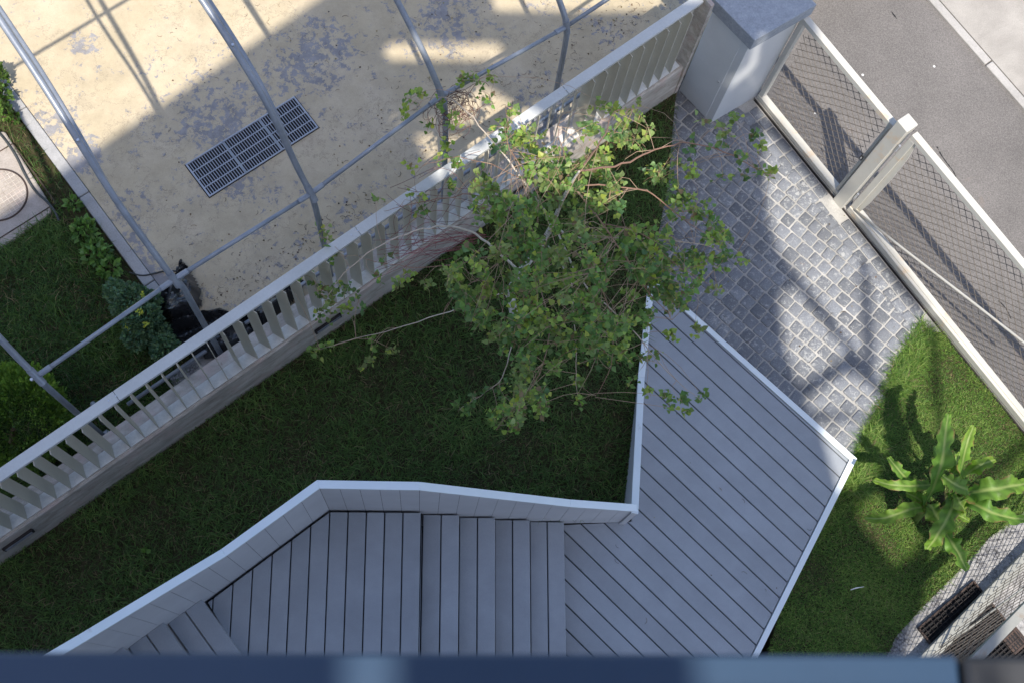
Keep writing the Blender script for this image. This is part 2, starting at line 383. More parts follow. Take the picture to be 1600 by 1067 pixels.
FO = Vector((-3.3125, 1.06)); FU = Vector((.78705, .61689)); FN = Vector((-.61689, .78705))
def fp(s, n): return FO+FU*s+FN*n
def fp3(s, n, z): p = fp(s, n); return Vector((p.x, p.y, z))
KC, KL, KR = Vector((2.652, 5.279)), Vector((2.364, 5.612)), Vector((3.121, 5.588))
G0 = Vector((3.121, 5.588)); G1 = Vector((5.37, 2.399)); GU = (G1-G0).normalized(); GN = Vector((-GU.y, GU.x))   # GN points to the road
def gp(s, n): return G0+GU*s+GN*n
def gp3(s, n, z): p = gp(s, n); return Vector((p.x, p.y, z))

ZL, ZC = .33, .35
sheet('court_ground', [fp(2.27, .26), fp(15, .26), fp(15, 12), fp(2.27, 12)], ZC, M['court'], -.3)
sheet('side_lawn_soil', [fp(-8, .26), fp(2.16, .26), fp(2.16, 12), fp(-8, 12)], ZC-.03, M['turf'], -.3)
# edging strip of the court
b = MB(); s0 = .27
while s0 < 9:
    L = 1.0+random.uniform(-.02, .02); b.prism([fp(2.165, s0), fp(2.265, s0), fp(2.265, s0+L-.008), fp(2.165, s0+L-.008)], -.2, ZC+.012+random.uniform(-.002, .002)); s0 += L
tag(b.build('court_edging', M['courtkerb'], bevel=.006), kind='structure')
# main lawn soil
wl = [(-1.6, .78), (-.72, 1.46), (0, 1.46), (1.12, 1.51), (1.69, 1.53), (1.83, 2.67), (1.95, 3.55)]
MAIN = [fp(-4, .0), fp(7.09, .0), Vector(W(1052, 200, ZL)[:2]), Vector(W(1046, 280, ZL)[:2]), Vector((1.95, 3.55)), Vector((1.83, 2.67)), Vector((1.70, 1.53)), Vector((1.12, 1.51)), Vector((0, 1.46)), Vector((-.72, 1.46)), Vector((-1.6, .78)), Vector((-5, -1.9)), Vector((-7, -1.9))]
sheet('lawn_soil', MAIN, ZL-.03, M['turf'], -.3)
# paving bed
PAVE = [Vector(p) for p in ((1.9, 3.4), (1.9, 3.58))]+[Vector(W(1040, 300)[:2]), Vector(W(1046, 200)[:2]), Vector(W(1052, 128)[:2]), KL+Vector((.02, .1)), KC+Vector((.1, .2)), G0+GN*-.045]
PAVE += [gp(2.82, -.045)]+[Vector(W(*q)[:2]) for q in ((1432, 520), (1402, 565), (1380, 615), (1345, 690), (1325, 745))]+[Vector((3.2, 2.2)), Vector((2.2, 3.0))]
sheet('paving_bed', PAVE, -.004, M['joint'], -.3)
RLAWN = [gp(2.80, -.05)]+[gp(5.6, -.05)]+[Vector(W(*q)[:2]) for q in ((1640, 740), (1600, 800), (1548, 838), (1505, 885), (1440, 950), (1400, 995), (1380, 1040), (1370, 1100))]+[Vector((2.6, -.4)), Vector((3.6, 2.2))]+[Vector(W(*q)[:2]) for q in ((1325, 745), (1345, 690), (1380, 615), (1402, 565), (1432, 520))]
sheet('side_garden_soil', RLAWN, -.012, M['turf'], -.3)
sheet('gravel_path', [Vector((5.7, -2)), Vector((8.5, -2)), Vector((8.5, 2.5)), gp(5.6, -.05), gp(4.2, -.05), Vector((3.7, .3)), Vector((3.7, -2))], -.035, M['gravel'], -.3)
# road, kerb, pavement
RA, RB2 = Vector(W(1452, 0)[:2]), Vector(W(1600, 169)[:2]); RU = (RB2-RA).normalized(); RN = Vector((-RU.y, RU.x))
sheet('road', [gp(-14, .045), gp(14, .045), gp(14, .045)+GN*14, gp(-14, .045)+GN*14], -.03, M['asphalt'], -.3)
def rp(s, n): return RA+RU*s+RN*n
b = MB(); s0 = -6.13
while s0 < 9:
    b.prism([rp(s0, 0), rp(s0+.985, 0), rp(s0+.985, .085), rp(s0, .085)], -.2, .0+random.uniform(-.004, .004)); s0 += 1.0
tag(b.build('kerb', M['kerb'], bevel=.006), kind='structure')
sheet('sidewalk', [rp(-12, .09), rp(12, .09), rp(12, 8), rp(-12, 8)], .0, M['sidewalk'], -.2)

# ------------------------------------------------------------------ granite setts
def setts():
    ang = math.radians(-43); U = np.array([math.cos(ang), math.sin(ang)]); Nn = np.array([-U[1], U[0]])
    V = []; FQ = []; C = []; base = 0
    poly = PAVE; pitch = .124; k = 0
    def stone(c, lu, ln, rot, u, n):
        nonlocal base
        cr, sr = math.cos(rot), math.sin(rot); uu = u*cr+n*sr; nn = n*cr-u*sr
        g = .4+.6*random.random()
        tone = np.array([.150, .160, .178])*random.uniform(.78, 1.28)
        if random.random() < .0: tone = np.array([.30, .285, .26])*random.uniform(.8, 1.1)
        jit = [random.uniform(.93, 1.03) for _ in range(8)]; zt = .004+random.uniform(-.003, .007)
        cs = [(-1, -.84), (-.84, -1), (.84, -1), (1, -.84), (1, .84), (.84, 1), (-.84, 1), (-1, .84)]
        for zz, sc in ((-.01, 1.0), (zt-.004, .98), (zt, .86)):
            for j, (a, b) in enumerate(cs):
                p = c+uu*a*lu*sc*jit[j]+nn*b*ln*sc*jit[(j+3) % 8]; V.append((p[0], p[1], zz+(random.uniform(-.0015, .0015) if sc < .9 else 0))); C.append((*tone, 1))
        for r_ in (0, 1):
            for j in range(8): FQ.append((base+r_*8+j, base+r_*8+(j+1) % 8, base+r_*8+8+(j+1) % 8, base+r_*8+8+j))
        t = base+16; FQ.append((t, t+1, t+2, t+3)); FQ.append((t, t+3, t+4, t+7)); FQ.append((t+4, t+5, t+6, t+7)); base += 24
    A = np.array(KC)
    for r in range(-24, 26):
        s = -3.2+random.uniform(0, .12); wob = random.uniform(-.4, .4)
        while s < 4.5:
            L = random.choice((.108, .118, .126, .134, .146)); c = A+U*(s+L/2)+Nn*(r*pitch+.012*math.sin(s*1.3+wob+r*.4)); s += L
            if pip(np.array([c[0]]), np.array([c[1]]), poly)[0]:
                q = Vector(c)-G0; dg = q@GN
                if dg > -.235: continue
                stone(c, L/2-.0045, pitch/2-.0045, random.uniform(-.05, .05), U, Nn)
    s = .08; gu, gn = np.array(GU), np.array(GN)      # border row along the gate track
    while s < 2.56:
        L = random.uniform(.12, .16)
        if not (1.2 < s+L/2 < 1.42): stone(np.array(gp(s+L/2, -.118)), L/2-.006, .050, random.uniform(-.03, .03), gu, gn)
        stone(np.array(gp(s+L/2, -.225)), L/2-.006, .048, random.uniform(-.03, .03), gu, gn)
        s += L
    return V, FQ, C
V, FQ, C = setts()
o = npmesh('paving_setts', np.array(V), np.array(FQ), np.zeros((0, 3), int), np.array(C), M['sett']); tag(o, kind='structure')

# ------------------------------------------------------------------ low concrete wall and slat fence
wall = empty('garden_wall', fp3(3, .14, .33), 'low weathered concrete wall along the lawn carrying the pale slat fence', 'wall')
b = MB()
ss = np.linspace(-4, 7.085, 46)
top = .77; sec = []
for s in ss:
    j = lambda a: random.uniform(-a, a)
    sec.append([fp3(s, .0+j(.004), .2), fp3(s, .006+j(.005), .52+j(.01)), fp3(s, .012+j(.004), top-.012), fp3(s, .024, top), fp3(s, .25, top), fp3(s, .255, .2)])
vs = [p for r in sec for p in r]; fs = [(i*6+k, (i+1)*6+k, (i+1)*6+k+1, i*6+k+1) for i in range(len(ss)-1) for k in range(5)]
fs += [tuple(range(6)), tuple(range((len(ss)-1)*6, len(ss)*6))[::-1]]
b.add(vs, fs); b.build('wall_body', M['wall'], wall)
for s in (-.0+.13, 3.05, 5.0):
    b = MB(); b.bar(fp3(s, -.004, .60), fp3(s+.26, -.004, .60), .022, .075); o = b.build('vent_frame', M['rust'] if False else M['darkiron'], wall, bevel=.003)
    for k in range(2): b = MB(); b.bar(fp3(s+.015, -.016, .585+k*.03), fp3(s+.245, -.016, .585+k*.03), .006, .012); b.build('vent_louvre', M['steel'], o)

fence = empty('slat_fence', fp3(3, .1, .77), 'pale grey-beige metal fence of turned upright slats on the low wall', 'fence')
PN = .088; RT = 1.77
b = MB(); b.bar(fp3(-4, PN, .781), fp3(7.03, PN, .781), .098, .014); b.build('base_plate', M['plate'], fence)
sj = [-4, -1.2, 1.55-.02, 3.63, 5.63, 7.05]
for i in range(5):
    b = MB(); z = 1.755; b.bar(fp3(sj[i]+.003, PN+.02, z), fp3(sj[i+1], PN+.02, z), .085, .032); b.build('top_rail', M['fence'], fence, bevel=.003)
# slat directions turn from section to section
keys = [(-4, 109), (1.22, 110), (1.35, 124.5), (2.35, 121), (2.45, 150), (3.55, 146), (3.9, 128), (4.6, 106), (5.2, 88), (5.75, 80), (5.85, 124), (7.1, 120)]
def sang(s):
    for (a, x), (c, y) in zip(keys, keys[1:]):
        if a <= s <= c: return x+(y-x)*(s-a)/(c-a)
    return keys[-1][1]
s = -.85
while s < 7.0:
    a = math.radians(sang(s)+random.uniform(-1.2, 1.2)); dv = Vector((math.cos(a), math.sin(a), 0)); nn = Vector((-dv.y, dv.x, 0))
    b = MB(); b.box(fp3(s, PN+.004, (.789+1.738)/2), dv*.061, nn*.003, Vector((0, 0, (1.738-.789)/2))); b.build('slat', M['slat'], fence); s += .1295
for s in (1.27, 3.9, 6.05):
    pass
b = MB(); b.box(fp3(7.075, .06, 1.05), FU.to_3d()*.018, FN.to_3d()*.07, Vector((0, 0, .74))); b.build('end_post', M['wall'], fence)
for i, s in enumerate((1.5, 3.6, 5.6)):
    for k in (-.03, .03):
        b = MB(); p = fp3(s+k, PN+.02, 1.771); b.tube([p, p+Vector((0, 0, .006))], .006, 8); b.build('rivet', M['bolt'], fence)

# ------------------------------------------------------------------ bare tube frame
fr_ = empty('tube_frame', fp3(3.4, .4, ZC), 'bare galvanised steel tube frame of bent hoops and straight purlins over the court', 'frame')
hoops = [(1.2, .39), (2.34, .38), (3.46, .38), (4.66, .40), (5.84, .38)]
HD = FN
def hoop(s, pxs, zj=2.2):
    p0 = fp(s, .38)
    pts = [fp3(s, .36, ZC+.02), fp3(s, .375, ZC+.9), fp3(s, .385, zj-.35), fp3(s, .40, zj-.12)]
    pts += [W(*q) if len(q) == 3 else Wp(*q, p0, HD) for q in pxs]
    last, prev = pts[-1], pts[-2]; d = (last-prev).normalized()
    for k in range(7):
        d = (d+Vector((0, 0, -.07))).normalized(); pts.append(pts[-1]+d*.45)
    return pts
HP = [hoop(1.2, [(57, 588, 2.2), (30, 561, 2.33), (0, 529, 2.5)]),
      hoop(2.34, [(272, 437, 2.2), (250, 408, 2.38), (185, 320, 2.75), (124, 223, 3.02), (62, 124, 3.22), (2, 34, 3.36)]),
      hoop(3.46, [(486, 303), (465, 264), (420, 165), (365, 75), (313, -4)]),
      hoop(4.66, [(690, 150), (682, 128), (660, 78), (620, 0)]),
      hoop(5.84, [(885, 42), (884, 30), (872, -4)])]
def smooth_pts(p, it=2):
    p = [Vector(q) for q in p]
    for _ in range(it):
        q = [p[0]]
        for a, c in zip(p, p[1:]): q += [a*.75+c*.25, a*.25+c*.75]
        q.append(p[-1]); p = q
    return p
for i, pts in enumerate(HP):
    b = MB(); sp = smooth_pts(pts[:4], 1)+smooth_pts(pts[3:], 2); b.tube(smooth_pts(pts, 2), .0235, 12); h_ = b.build('hoop', M['steel'], fr_, smooth=True)
    b = MB(); b.bar(pts[0]+FU.to_3d()*-.055, pts[0]+FU.to_3d()*.055, .09, .012); b.build('base_plate', M['zinc'], h_, bevel=.002)
    b = MB(); k = 4 if i != 0 else 4
    j0, j1 = pts[4], pts[5]; dd = (j1-j0).normalized(); b.tube([j0-dd*.07, j0+dd*.07], .0275, 12); b.build('collar', M['steel'], h_, smooth=False)
    for q in (pts[4]+FU.to_3d()*.035, pts[4]-FU.to_3d()*.035, pts[min(7, len(pts)-1)]+Vector((0, 0, .026))):
        b = MB(); b.tube([q-Vector((0, 0, .008)), q+Vector((0, 0, .014))], .010, 8); b.build('bolt', M['bolt'], h_)
    if i in (1, 2):   # doubled tube rising beside the second hoop
        C0 = Vector((0, 0, H)); b = MB(); q = []; k0_ = 6 if i == 1 else 5
        for k_, p in enumerate(pts[k0_:]):
            dl = .04+.46*min(1, k_/3.); q.append(C0+(p-C0)*((H-p.z+dl)/(H-p.z))+FU.to_3d()*(.018+.022*min(1, k_/2.)))
        b.tube(smooth_pts([pts[k0_]]+q[1:]), .016, 8); b.build('brace_tube', M['steel'], h_, smooth=True)
J = [p[4] for p in HP]
for i in range(4):
    a, c = J[i], J[i+1]; dd = (c-a).normalized()
    b = MB(); b.tube([a+dd*.03, c-dd*.03], .0175, 10); pu = b.build('purlin', M['steel'], fr_, smooth=True)
    for e0, e1 in ((a+dd*.02, a+dd*.11), (c-dd*.11, c-dd*.02)): b = MB(); b.tube([e0, e1], .0215, 10); b.build('socket', M['steel'], pu)
a = J[4]; b = MB(); b.tube([a+FU.to_3d()*.03, a+FU.to_3d()*1.4], .0175, 10); b.build('purlin', M['steel'], fr_, smooth=True)
b = MB(); b.tube([fp3(1.5, .44, ZC+.14), fp3(7.2, .44, ZC+.14)], .018, 10); b.build('ground_tube', M['steel'], fr_, smooth=True)
# ridge purlin further over the court
b = MB(); b.tube([fp3(.3, 2.28, 3.42), fp3(7.5, 2.28, 3.42)], .0175, 8); b.build('ridge_purlin', M['steel'], fr_, smooth=True)
st = MB(); p = W(145, 630, .7); q = W(162, 660, .40); st.tube([p, q], .022, 10)
o = st.build('pipe_stub', M['steel'], smooth=True); tag(o, 'short loose steel pipe leaning in the grass behind the left end of the fence rail', 'pipe')

# ------------------------------------------------------------------ steel floor grates
g0 = W(291, 259, ZC); g1 = W(460, 153, ZC); gu = (g1-g0).normalized(); gn = Vector((gu.y, -gu.x, 0)); GL = (g1-g0).length; GWd = .365
pit = MB(); pit.prism([(g0-gu*.012-gn*.012)[:2], (g1+gu*.012-gn*.012)[:2], (g1+gu*.012+gn*(GWd+.012))[:2], (g0-gu*.012+gn*(GWd+.012))[:2]], ZC-.2, ZC+.003)
tag(pit.build('drain_pit', M['under']), kind='structure')
glab = ['leftmost steel drain grate panel set in the beige court', 'middle steel drain grate panel between two others', 'steel drain grate panel under the leaning frame tube, rightmost of three']
for i in range(3):
    L = GL/3; o0 = g0+gu*(L*i+.004); root = empty('drain_grate', o0+gu*L/2+gn*GWd/2, glab[i], 'drain grate', 'floor grates in the court')
    Li = L-.008; z = Vector((0, 0, ZC+.010)); o0 = Vector((o0.x, o0.y, 0))+z
    b = MB()
    for a, c in ((o0, o0+gu*Li), (o0+gn*GWd, o0+gu*Li+gn*GWd)): b.bar(a, c, .012, .014)
    for a, c in ((o0, o0+gn*GWd), (o0+gu*Li, o0+gu*Li+gn*GWd)): b.bar(a-gn*.006, c+gn*.006, .014, .0145)
    b.build('grate_frame', M['zinc'], root)
    nb = 15; b = MB()
    for k in range(1, nb):
        a = o0+gu*(Li*k/nb); b.bar(a+gn*.006-Vector((0, 0, .003)), a+gn*(GWd-.006)-Vector((0, 0, .003)), .0055, .012)
    b.build('bearing_bars', M['zinc'], root)
    b = MB()
    for k in range(1, 4):
        a = o0+gn*(GWd*k/4); b.bar(a+gu*.007+Vector((0, 0, .001)), a+gu*(Li-.007)+Vector((0, 0, .001)), .008, .010)
    b.build('cross_bars', M['zinc'], root)

# ------------------------------------------------------------------ lower deck, stairs, parapet
def boards(name, poly, ang, pitch, z, parent, th=.03, gap=.0085, off=0., tone=(.28, .303, .333)):
    u = Vector((math.cos(ang), math.sin(ang))); n = Vector((-u.y, u.x)); poly = [Vector(p) for p in poly]
    ds = [p@n for p in poly]; k0 = math.floor((min(ds)-off)/pitch); k1 = math.ceil((max(ds)-off)/pitch); b = MB()
    for k in range(k0, k1+1):
        lo, hi = off+k*pitch+gap/2, off+(k+1)*pitch-gap/2
        q = clip(clip(poly, n, lo, 1), n, hi, -1)
        if len(q) < 3: continue
        w_ = max(p@n for p in q)-min(p@n for p in q)
        if w_ < .008: continue
        t = random.uniform(.93, 1.06); c0 = len(b.v)
        b.prism(q, z-th, z); b.c += [(tone[0]*t, tone[1]*t, tone[2]*t, 1)]*(len(b.v)-c0)
    return b.build(name, M['deck'], parent, bevel=.0045)
ZD = .17
DW = [Vector(p) for p in ((1.185, 1.44), (1.76, 1.475), (1.865, 2.68), (1.985, 3.56))]
dE = [Vector(W(1028, 440, ZD)[:2]), Vector(W(1339, 716, ZD)[:2]), Vector(W(1190, 1015, ZD)[:2])]
sdir = (dE[2]-dE[1]).normalized(); edir = (dE[1]-dE[0]).normalized()
dE[2] = dE[1]+sdir*3.2
DECK = DW+[dE[0], dE[1], dE[2], Vector((1.185, -1.2))]
deck = empty('deck_platform', (2.6, 2, 0), 'lower grey composite board deck with white metal edge beside the cobbles', 'deck')
dang = math.radians(-43.9)
ein = Vector((edir.y, -edir.x)); ein = ein if (Vector((2.5, 2))-dE[1])@ein > 0 else -ein
sin_ = Vector((sdir.y, -sdir.x)); sin_ = sin_ if (Vector((2.5, 2))-dE[1])@sin_ > 0 else -sin_
c_in = geometry.intersect_line_line_2d(dE[0]+ein*.052, dE[1]+ein*.052+edir, dE[2]+sin_*.052, dE[1]+sin_*.052-sdir) if hasattr(geometry, 'intersect_line_line_2d') else None
c_in = dE[1]+ein*.05+sin_*.05
inner = DW[:-1]+[DW[-1], dE[0]+ein*.052, c_in, dE[2]+sin_*.052, Vector((1.185, -1.2))]
u_d = Vector((math.cos(dang), math.sin(dang))); n_d = Vector((-u_d.y, u_d.x))
off = Vector(W(1060, 714, ZD)[:2])@n_d
boards('decking', inner, dang, .1435, ZD, deck, off=off)
b = MB(); b.prism(inner, -.03, ZD-.032); b.build('substructure', M['under'], deck)
for a, c, inn, e0, e1 in ((dE[0]-edir*.02, dE[1], ein, 0, 1), (dE[1], dE[2], sin_, 1, 0)):
    b = MB(); ci = dE[1]+ein*.045+sin_*.045
    q = [a, c, c+inn*.045, a+inn*.045] if False else ([a, dE[1], dE[1]+(ci-dE[1]), a+inn*.045] if e1 else [dE[1], c, c+inn*.045, ci])
    b.prism(q, -.02, ZD+.008); b.build('edge_trim', M['coping'], deck, bevel=.003)

stairs = empty('staircase', (0, .7, 0), 'grey composite board staircase with landing behind the white parapet', 'stairs')
RY = .42
xs = [0.0, .297, .587, .877, 1.176]; zs = [1.0, .834, .668, .502, .336]
land = [Vector(p) for p in ((-1.565, .722), (-.698, 1.402), (0, 1.404), (0, -1.2), (-.3, -1.2))]
boards('landing_decking', land, math.radians(90.25), .1386, 1.0, stairs, off=-(Vector((0, 0)))@Vector((-1, 0))+0)
b = MB(); b.prism([p for p in land], .2, .967); b.build('landing_base', M['under'], stairs)
for i in range(4):
    x0, x1 = xs[i]-.02, xs[i+1]; z = zs[i+1]
    y1 = [1.414, 1.420, 1.428, 1.440][i]
    boards('tread', [Vector((x0, y1)), Vector((x1+.0, y1)), Vector((x1+.012, -1.2)), Vector((x0+.012, -1.2))], math.radians(90.2), .144, z, stairs, off=-x1-.001)
    b = MB(); b.prism([Vector((x0+.03, y1-.005)), Vector((x1-.012, y1-.005)), Vector((x1-.004, -1.2)), Vector((x0+.03, -1.2))], .0, z-.032); b.build('riser', M['deck'] if False else M['under'], stairs)
# upper steps rising to the left
e1a, e1b = W(316, 936, 1.17), W(374, 1016, 1.17); ed = (e1b-e1a).normalized(); en = Vector((-ed.y, ed.x, 0)); en = en if en.x < 0 else -en
wd = (Vector((-.701, 1.422))-Vector((-1.564, .748))).normalized()
for i in range(4):
    z = 1.17+.17*i; a = e1a+en*.285*i
    # start where the nosing meets the parapet
    A0 = Vector((-1.564, .748)); t = ((A0-Vector(a[:2]))@Vector(en[:2]))/(-(wd@Vector(en[:2]))); st_ = A0+wd*t
    A2 = Vector((a.x, a.y)); 
    r_ = Vector(ed[:2]); nn2 = Vector(en[:2])
    # intersection of nosing line with wall line
    det = wd.x*(-r_.y)+wd.y*r_.x
    dx, dy = A2.x-A0.x, A2.y-A0.y; tt = (dx*(-r_.y)+dy*r_.x)/det; X0 = A0+wd*tt
    dx, dy = A2.x+nn2.x*.30-A0.x, A2.y+nn2.y*.30-A0.y; tt = (dx*(-r_.y)+dy*r_.x)/det; X1 = A0+wd*tt
    poly = [X0, X1, X1+r_*1.6, X0+r_*1.6]
    offn = math.atan2(r_.y, r_.x); n2 = Vector((-r_.y, r_.x))
    boards('upper_tread', poly, offn, .145, z, stairs, off=X0@n2)
    b = MB(); b.prism([X0+nn2*.012, X1, X1+r_*1.6, X0+r_*1.6+nn2*.012], .3, z-.032); b.c = [(.36, .35, .35, 1)]*len(b.v); b.build('upper_riser', M['deck'], stairs)

par = empty('parapet_wall', (.4, 1.45, 0), 'pale cladded parapet wall with bright white metal coping stepping down beside the stairs', 'wall')
PW = [(-5.0, -1.936, 4.2), (-2.75, -.18, 3.0), (-2.05, .368, 2.48), (-1.30, .954, 2.0), (-.704, 1.42, 1.98), (-.02, 1.42, 1.96), (1.13, 1.452, 1.10), (1.695, 1.468, .80)]
PT = .046
def offset_path(path, t, side=1):
    pts = [Vector(p[:2]) for p in path]; out = []
    for i, p in enumerate(pts):
        d0 = (p-pts[i-1]).normalized() if i else (pts[1]-p).normalized(); d1 = (pts[i+1]-p).normalized() if i < len(pts)-1 else d0
        n0 = Vector((-d0.y, d0.x))*side; n1 = Vector((-d1.y, d1.x))*side; m = (n0+n1).normalized(); out.append(p+m*t/max(.3, m@n0))
    return out
def path_wall(path, t, side, zb, coping_w, seam=.145, endfix=None):
    inn = [Vector(p[:2]) for p in path]; outp = offset_path(path, t, side)
    for i in range(len(path)-1):
        a, c, ao, co = inn[i], inn[i+1], outp[i], outp[i+1]; za, zc = path[i][2], path[i+1][2]
        zbi = zb(i)
        b = MB(); e = (c-a).normalized()*0.0
        b.prism([a+(ao-a)*.061, c+(co-c)*.061, co, ao], zbi, [za-.022, zc-.022, zc-.022, za-.022]); b.build('wall_core', M['clad'], par)
        b = MB(); b.prism([a+(ao-a)*.058, c+(co-c)*.058, c+(co-c)*.0595, a+(ao-a)*.0595], zbi, [za-.021, zc-.021, zc-.021, za-.021]); b.build('seam_backing', M['under'], par)
        L = (c-a).length; n = max(1, round(L/seam)); b = MB()
        for k in range(n):
            t0, t1 = (k/n)+.0013/L, ((k+1)/n)-.0013/L
            p0, p1 = a.lerp(c, t0), a.lerp(c, t1); q0, q1 = ao.lerp(co, t0), ao.lerp(co, t1)
            z0, z1 = za+(zc-za)*t0-.02, za+(zc-za)*t1-.02; q0 = p0+(q0-p0)*.055; q1 = p1+(q1-p1)*.055
            b.prism([p0, p1, q1, q0], zbi, [z0, z1, z1, z0])
        b.build('cladding', M['clad'], par)
        n0 = (ao-a).normalized()*.006; n1 = (co-c).normalized()*.006
        b = MB(); b.prism([a-n0, c-n1, co+n1, ao+n0], [za-.021, zc-.021, zc-.021, za-.021], [za, zc, zc, za]); b.build('coping', M['coping'], par, bevel=.002)
path_wall(PW, PT, 1, lambda i: .16, .07)
PR = [(1.70, 1.445, .80), (1.870, 2.68, .355), (1.990, 3.57, .36)]
path_wall(PR, .046, 1, lambda i: .05, .07, 99)

# ------------------------------------------------------------------ meter cabinet
kio = empty('meter_cabinet', (2.72, 5.5, 0), 'white metal meter cabinet with thick grey concrete cap beside the gate', 'cabinet')
KB = KL+KR-KC
b = MB(); b.prism([KC, KR, KB, KL], -.02, 1.45); b.build('body', M['white_steel'], kio, bevel=.002)
ldir = (KL-KC).normalized(); lnrm = Vector((-ldir.y, ldir.x)); lnrm = lnrm if (KR-KC)@lnrm < 0 else -lnrm; LL = (KL-KC).length
b = MB(); c = KC+ldir*(LL/2+.035)+lnrm*.004; b.box((c.x, c.y, .725), ldir.to_3d()*(LL/2-.037), lnrm.to_3d()*.004, (0, 0, .70)); dr = b.build('door', M['white_steel'], kio, bevel=.001)
b = MB(); c = KC+ldir*.105+lnrm*.008; b.tube([(c.x, c.y, .66), (c.x+lnrm.x*.008, c.y+lnrm.y*.008, .66)], .011, 12); b.build('lock', M['bolt'], dr)
b = MB(); ea = ldir*-1; eb = (KR-KC).normalized()
cc = [KC-ldir*.045-eb*.045, KR+eb*.05-ldir*.045, KR+eb*.05+ldir*(LL+.4), KC+ldir*(LL+.4)-eb*.045]
b.prism(cc, 1.45, 1.605); b.build('concrete_cap', M['cap'], kio, bevel=.004)

# ------------------------------------------------------------------ gate and street fence with diamond netting
def net(name, P, L, Hh, parent, cell=.062, r=.0030, round_=0.06, wob=.004):
    """P(s,t)->3D ; diamond lattice in the s-t plane"""
    b = MB(); k = -int(Hh/cell)-1; dlt = .1
    x = -Hh
    def inside(s, t): return 0 <= s <= L and 0 <= t <= Hh
    st = .055
    lines = []
    while x < L+Hh:
        for sg in (1, -1):
            x0 = x if sg == 1 else x; pts = []
            n = int(Hh/st)+1
            for i in range(n+1):
                t = Hh*i/n; s = x0+t if sg == 1 else x0+Hh-t
                if inside(s, t):
                    ph = math.sin(s*9+t*3)*wob; pts.append(P(s, t)+Vector((0, 0, ph))+Vector((GU.x, GU.y, 0))*math.sin(t*11+s*2)*wob)
            if len(pts) > 1: b.tube(pts, r, 4)
        x += dlt
    return b.build(name, M['wire'], parent)
gt = empty('netted_fence', gp3(.6, 0, 0), 'fixed light metal panel with rope netting between cabinet and post', 'fence panel')
GH = 1.42
def fr_bar(a, c, w, h, nm, par_): b = MB(); b.bar(a, c, w, h); return b.build(nm, M['gate'], par_, bevel=.003)
sP = (Vector((3.765, 4.45))-G0)@GU   # post position along the gate
fr_bar(gp3(.02, 0, GH-.0), gp3(sP-.07, 0, GH-.0), .06, .06, 'top_rail', gt)
fr_bar(gp3(.02, 0, .06), gp3(sP-.07, 0, .06), .07, .06, 'bottom_rail', gt)
fr_bar(gp3(.045, 0, .03), gp3(.045, 0, GH-.031), .058, .05, 'stile', gt)
fr_bar(gp3(sP-.10, 0, .091), gp3(sP-.10, 0, GH-.031), .05, .03, 'stile', gt)
net('netting', lambda s, t: gp3(.08+s, .036, .10+t), sP-.20, GH-.16, gt)
pst = empty('gate_post', gp3(sP, 0, 0), 'thick square light grey gate post with a small dark latch', 'post')
b = MB(); b.box(gp3(sP, -.005, .80), GU.to_3d()*.062, GN.to_3d()*.062, (0, 0, .81)); b.build('post_body', M['gate'], pst, bevel=.005)
LP = Wp(1346, 247, gp(0, -.072), GU)
b = MB(); b.box(LP, GN.to_3d()*.004, GU.to_3d()*.016, (0, 0, .035)); lt = b.build('latch', M['black'], pst)
b = MB(); b.box(LP-GN.to_3d()*.006, GN.to_3d()*.003, GU.to_3d()*.006, (0, 0, .014)); b.build('latch_bolt', M['bolt'], lt)
g2 = empty('sliding_gate', gp3(sP+1.2, 0, 0), 'long light metal sliding gate with rope netting and diagonal brace rod', 'gate')
s2 = sP+.10; e2 = sP+4.6; GH2 = 1.55
fr_bar(gp3(s2, .0, GH2), gp3(e2, .0, GH2), .06, .06, 'top_rail', g2)
fr_bar(gp3(s2, 0, .07), gp3(e2, 0, .07), .085, .08, 'bottom_rail', g2)
b = MB(); b.bar(gp3(s2+.02, 0, .113), gp3(e2, 0, .113), .03, .012); b.build('rail_ridge', M['gate'], g2, bevel=.002)
fr_bar(gp3(s2+.03, 0, .115), gp3(s2+.03, 0, GH2-.031), .06, .06, 'stile', g2)
fr_bar(gp3(e2-.03, 0, .115), gp3(e2-.03, 0, GH2-.031), .06, .06, 'stile', g2)
b = MB()      # curved gusset beside the stile
for t0, t1, w0, w1 in ((.12, .35, .035, .05), (.35, .9, .05, .052), (.9, 1.25, .052, .04), (1.25, 1.50, .04, .0101)):
    b.add([gp3(s2+.062, -.004, t0), gp3(s2+.062+w0, -.004, t0), gp3(s2+.062+w1, -.004, t1), gp3(s2+.062, -.004, t1), gp3(s2+.062, .004, t0), gp3(s2+.062+w0, .004, t0), gp3(s2+.062+w1, .004, t1), gp3(s2+.062, .004, t1)],
          [(0, 1, 2, 3), (7, 6, 5, 4), (1, 5, 6, 2), (0, 3, 7, 4)])
b.build('gusset', M['gate'], g2)
net('netting', lambda s, t: gp3(s2+.07+s, .042, .12+t), e2-s2-.14, GH2-.16, g2)
b = MB(); ba = gp3(s2+.05, -.03, .12); bb = Wp(1600, 535, gp(0, -.03), GU); dirb = (bb-ba)
b.tube([ba, ba+dirb*.3+Vector((0, 0, -.012)), ba+dirb*.7, bb, bb+dirb*.25], .011, 8); b.build('brace_rod', M['gate'], g2, smooth=True)
for zz in (.30, 1.30):
    b = MB(); b.tube([gp3(sP+.081, -.03, zz-.05), gp3(sP+.081, -.03, zz+.05)], .011, 10); b.build('hinge', M['bolt'], g2)
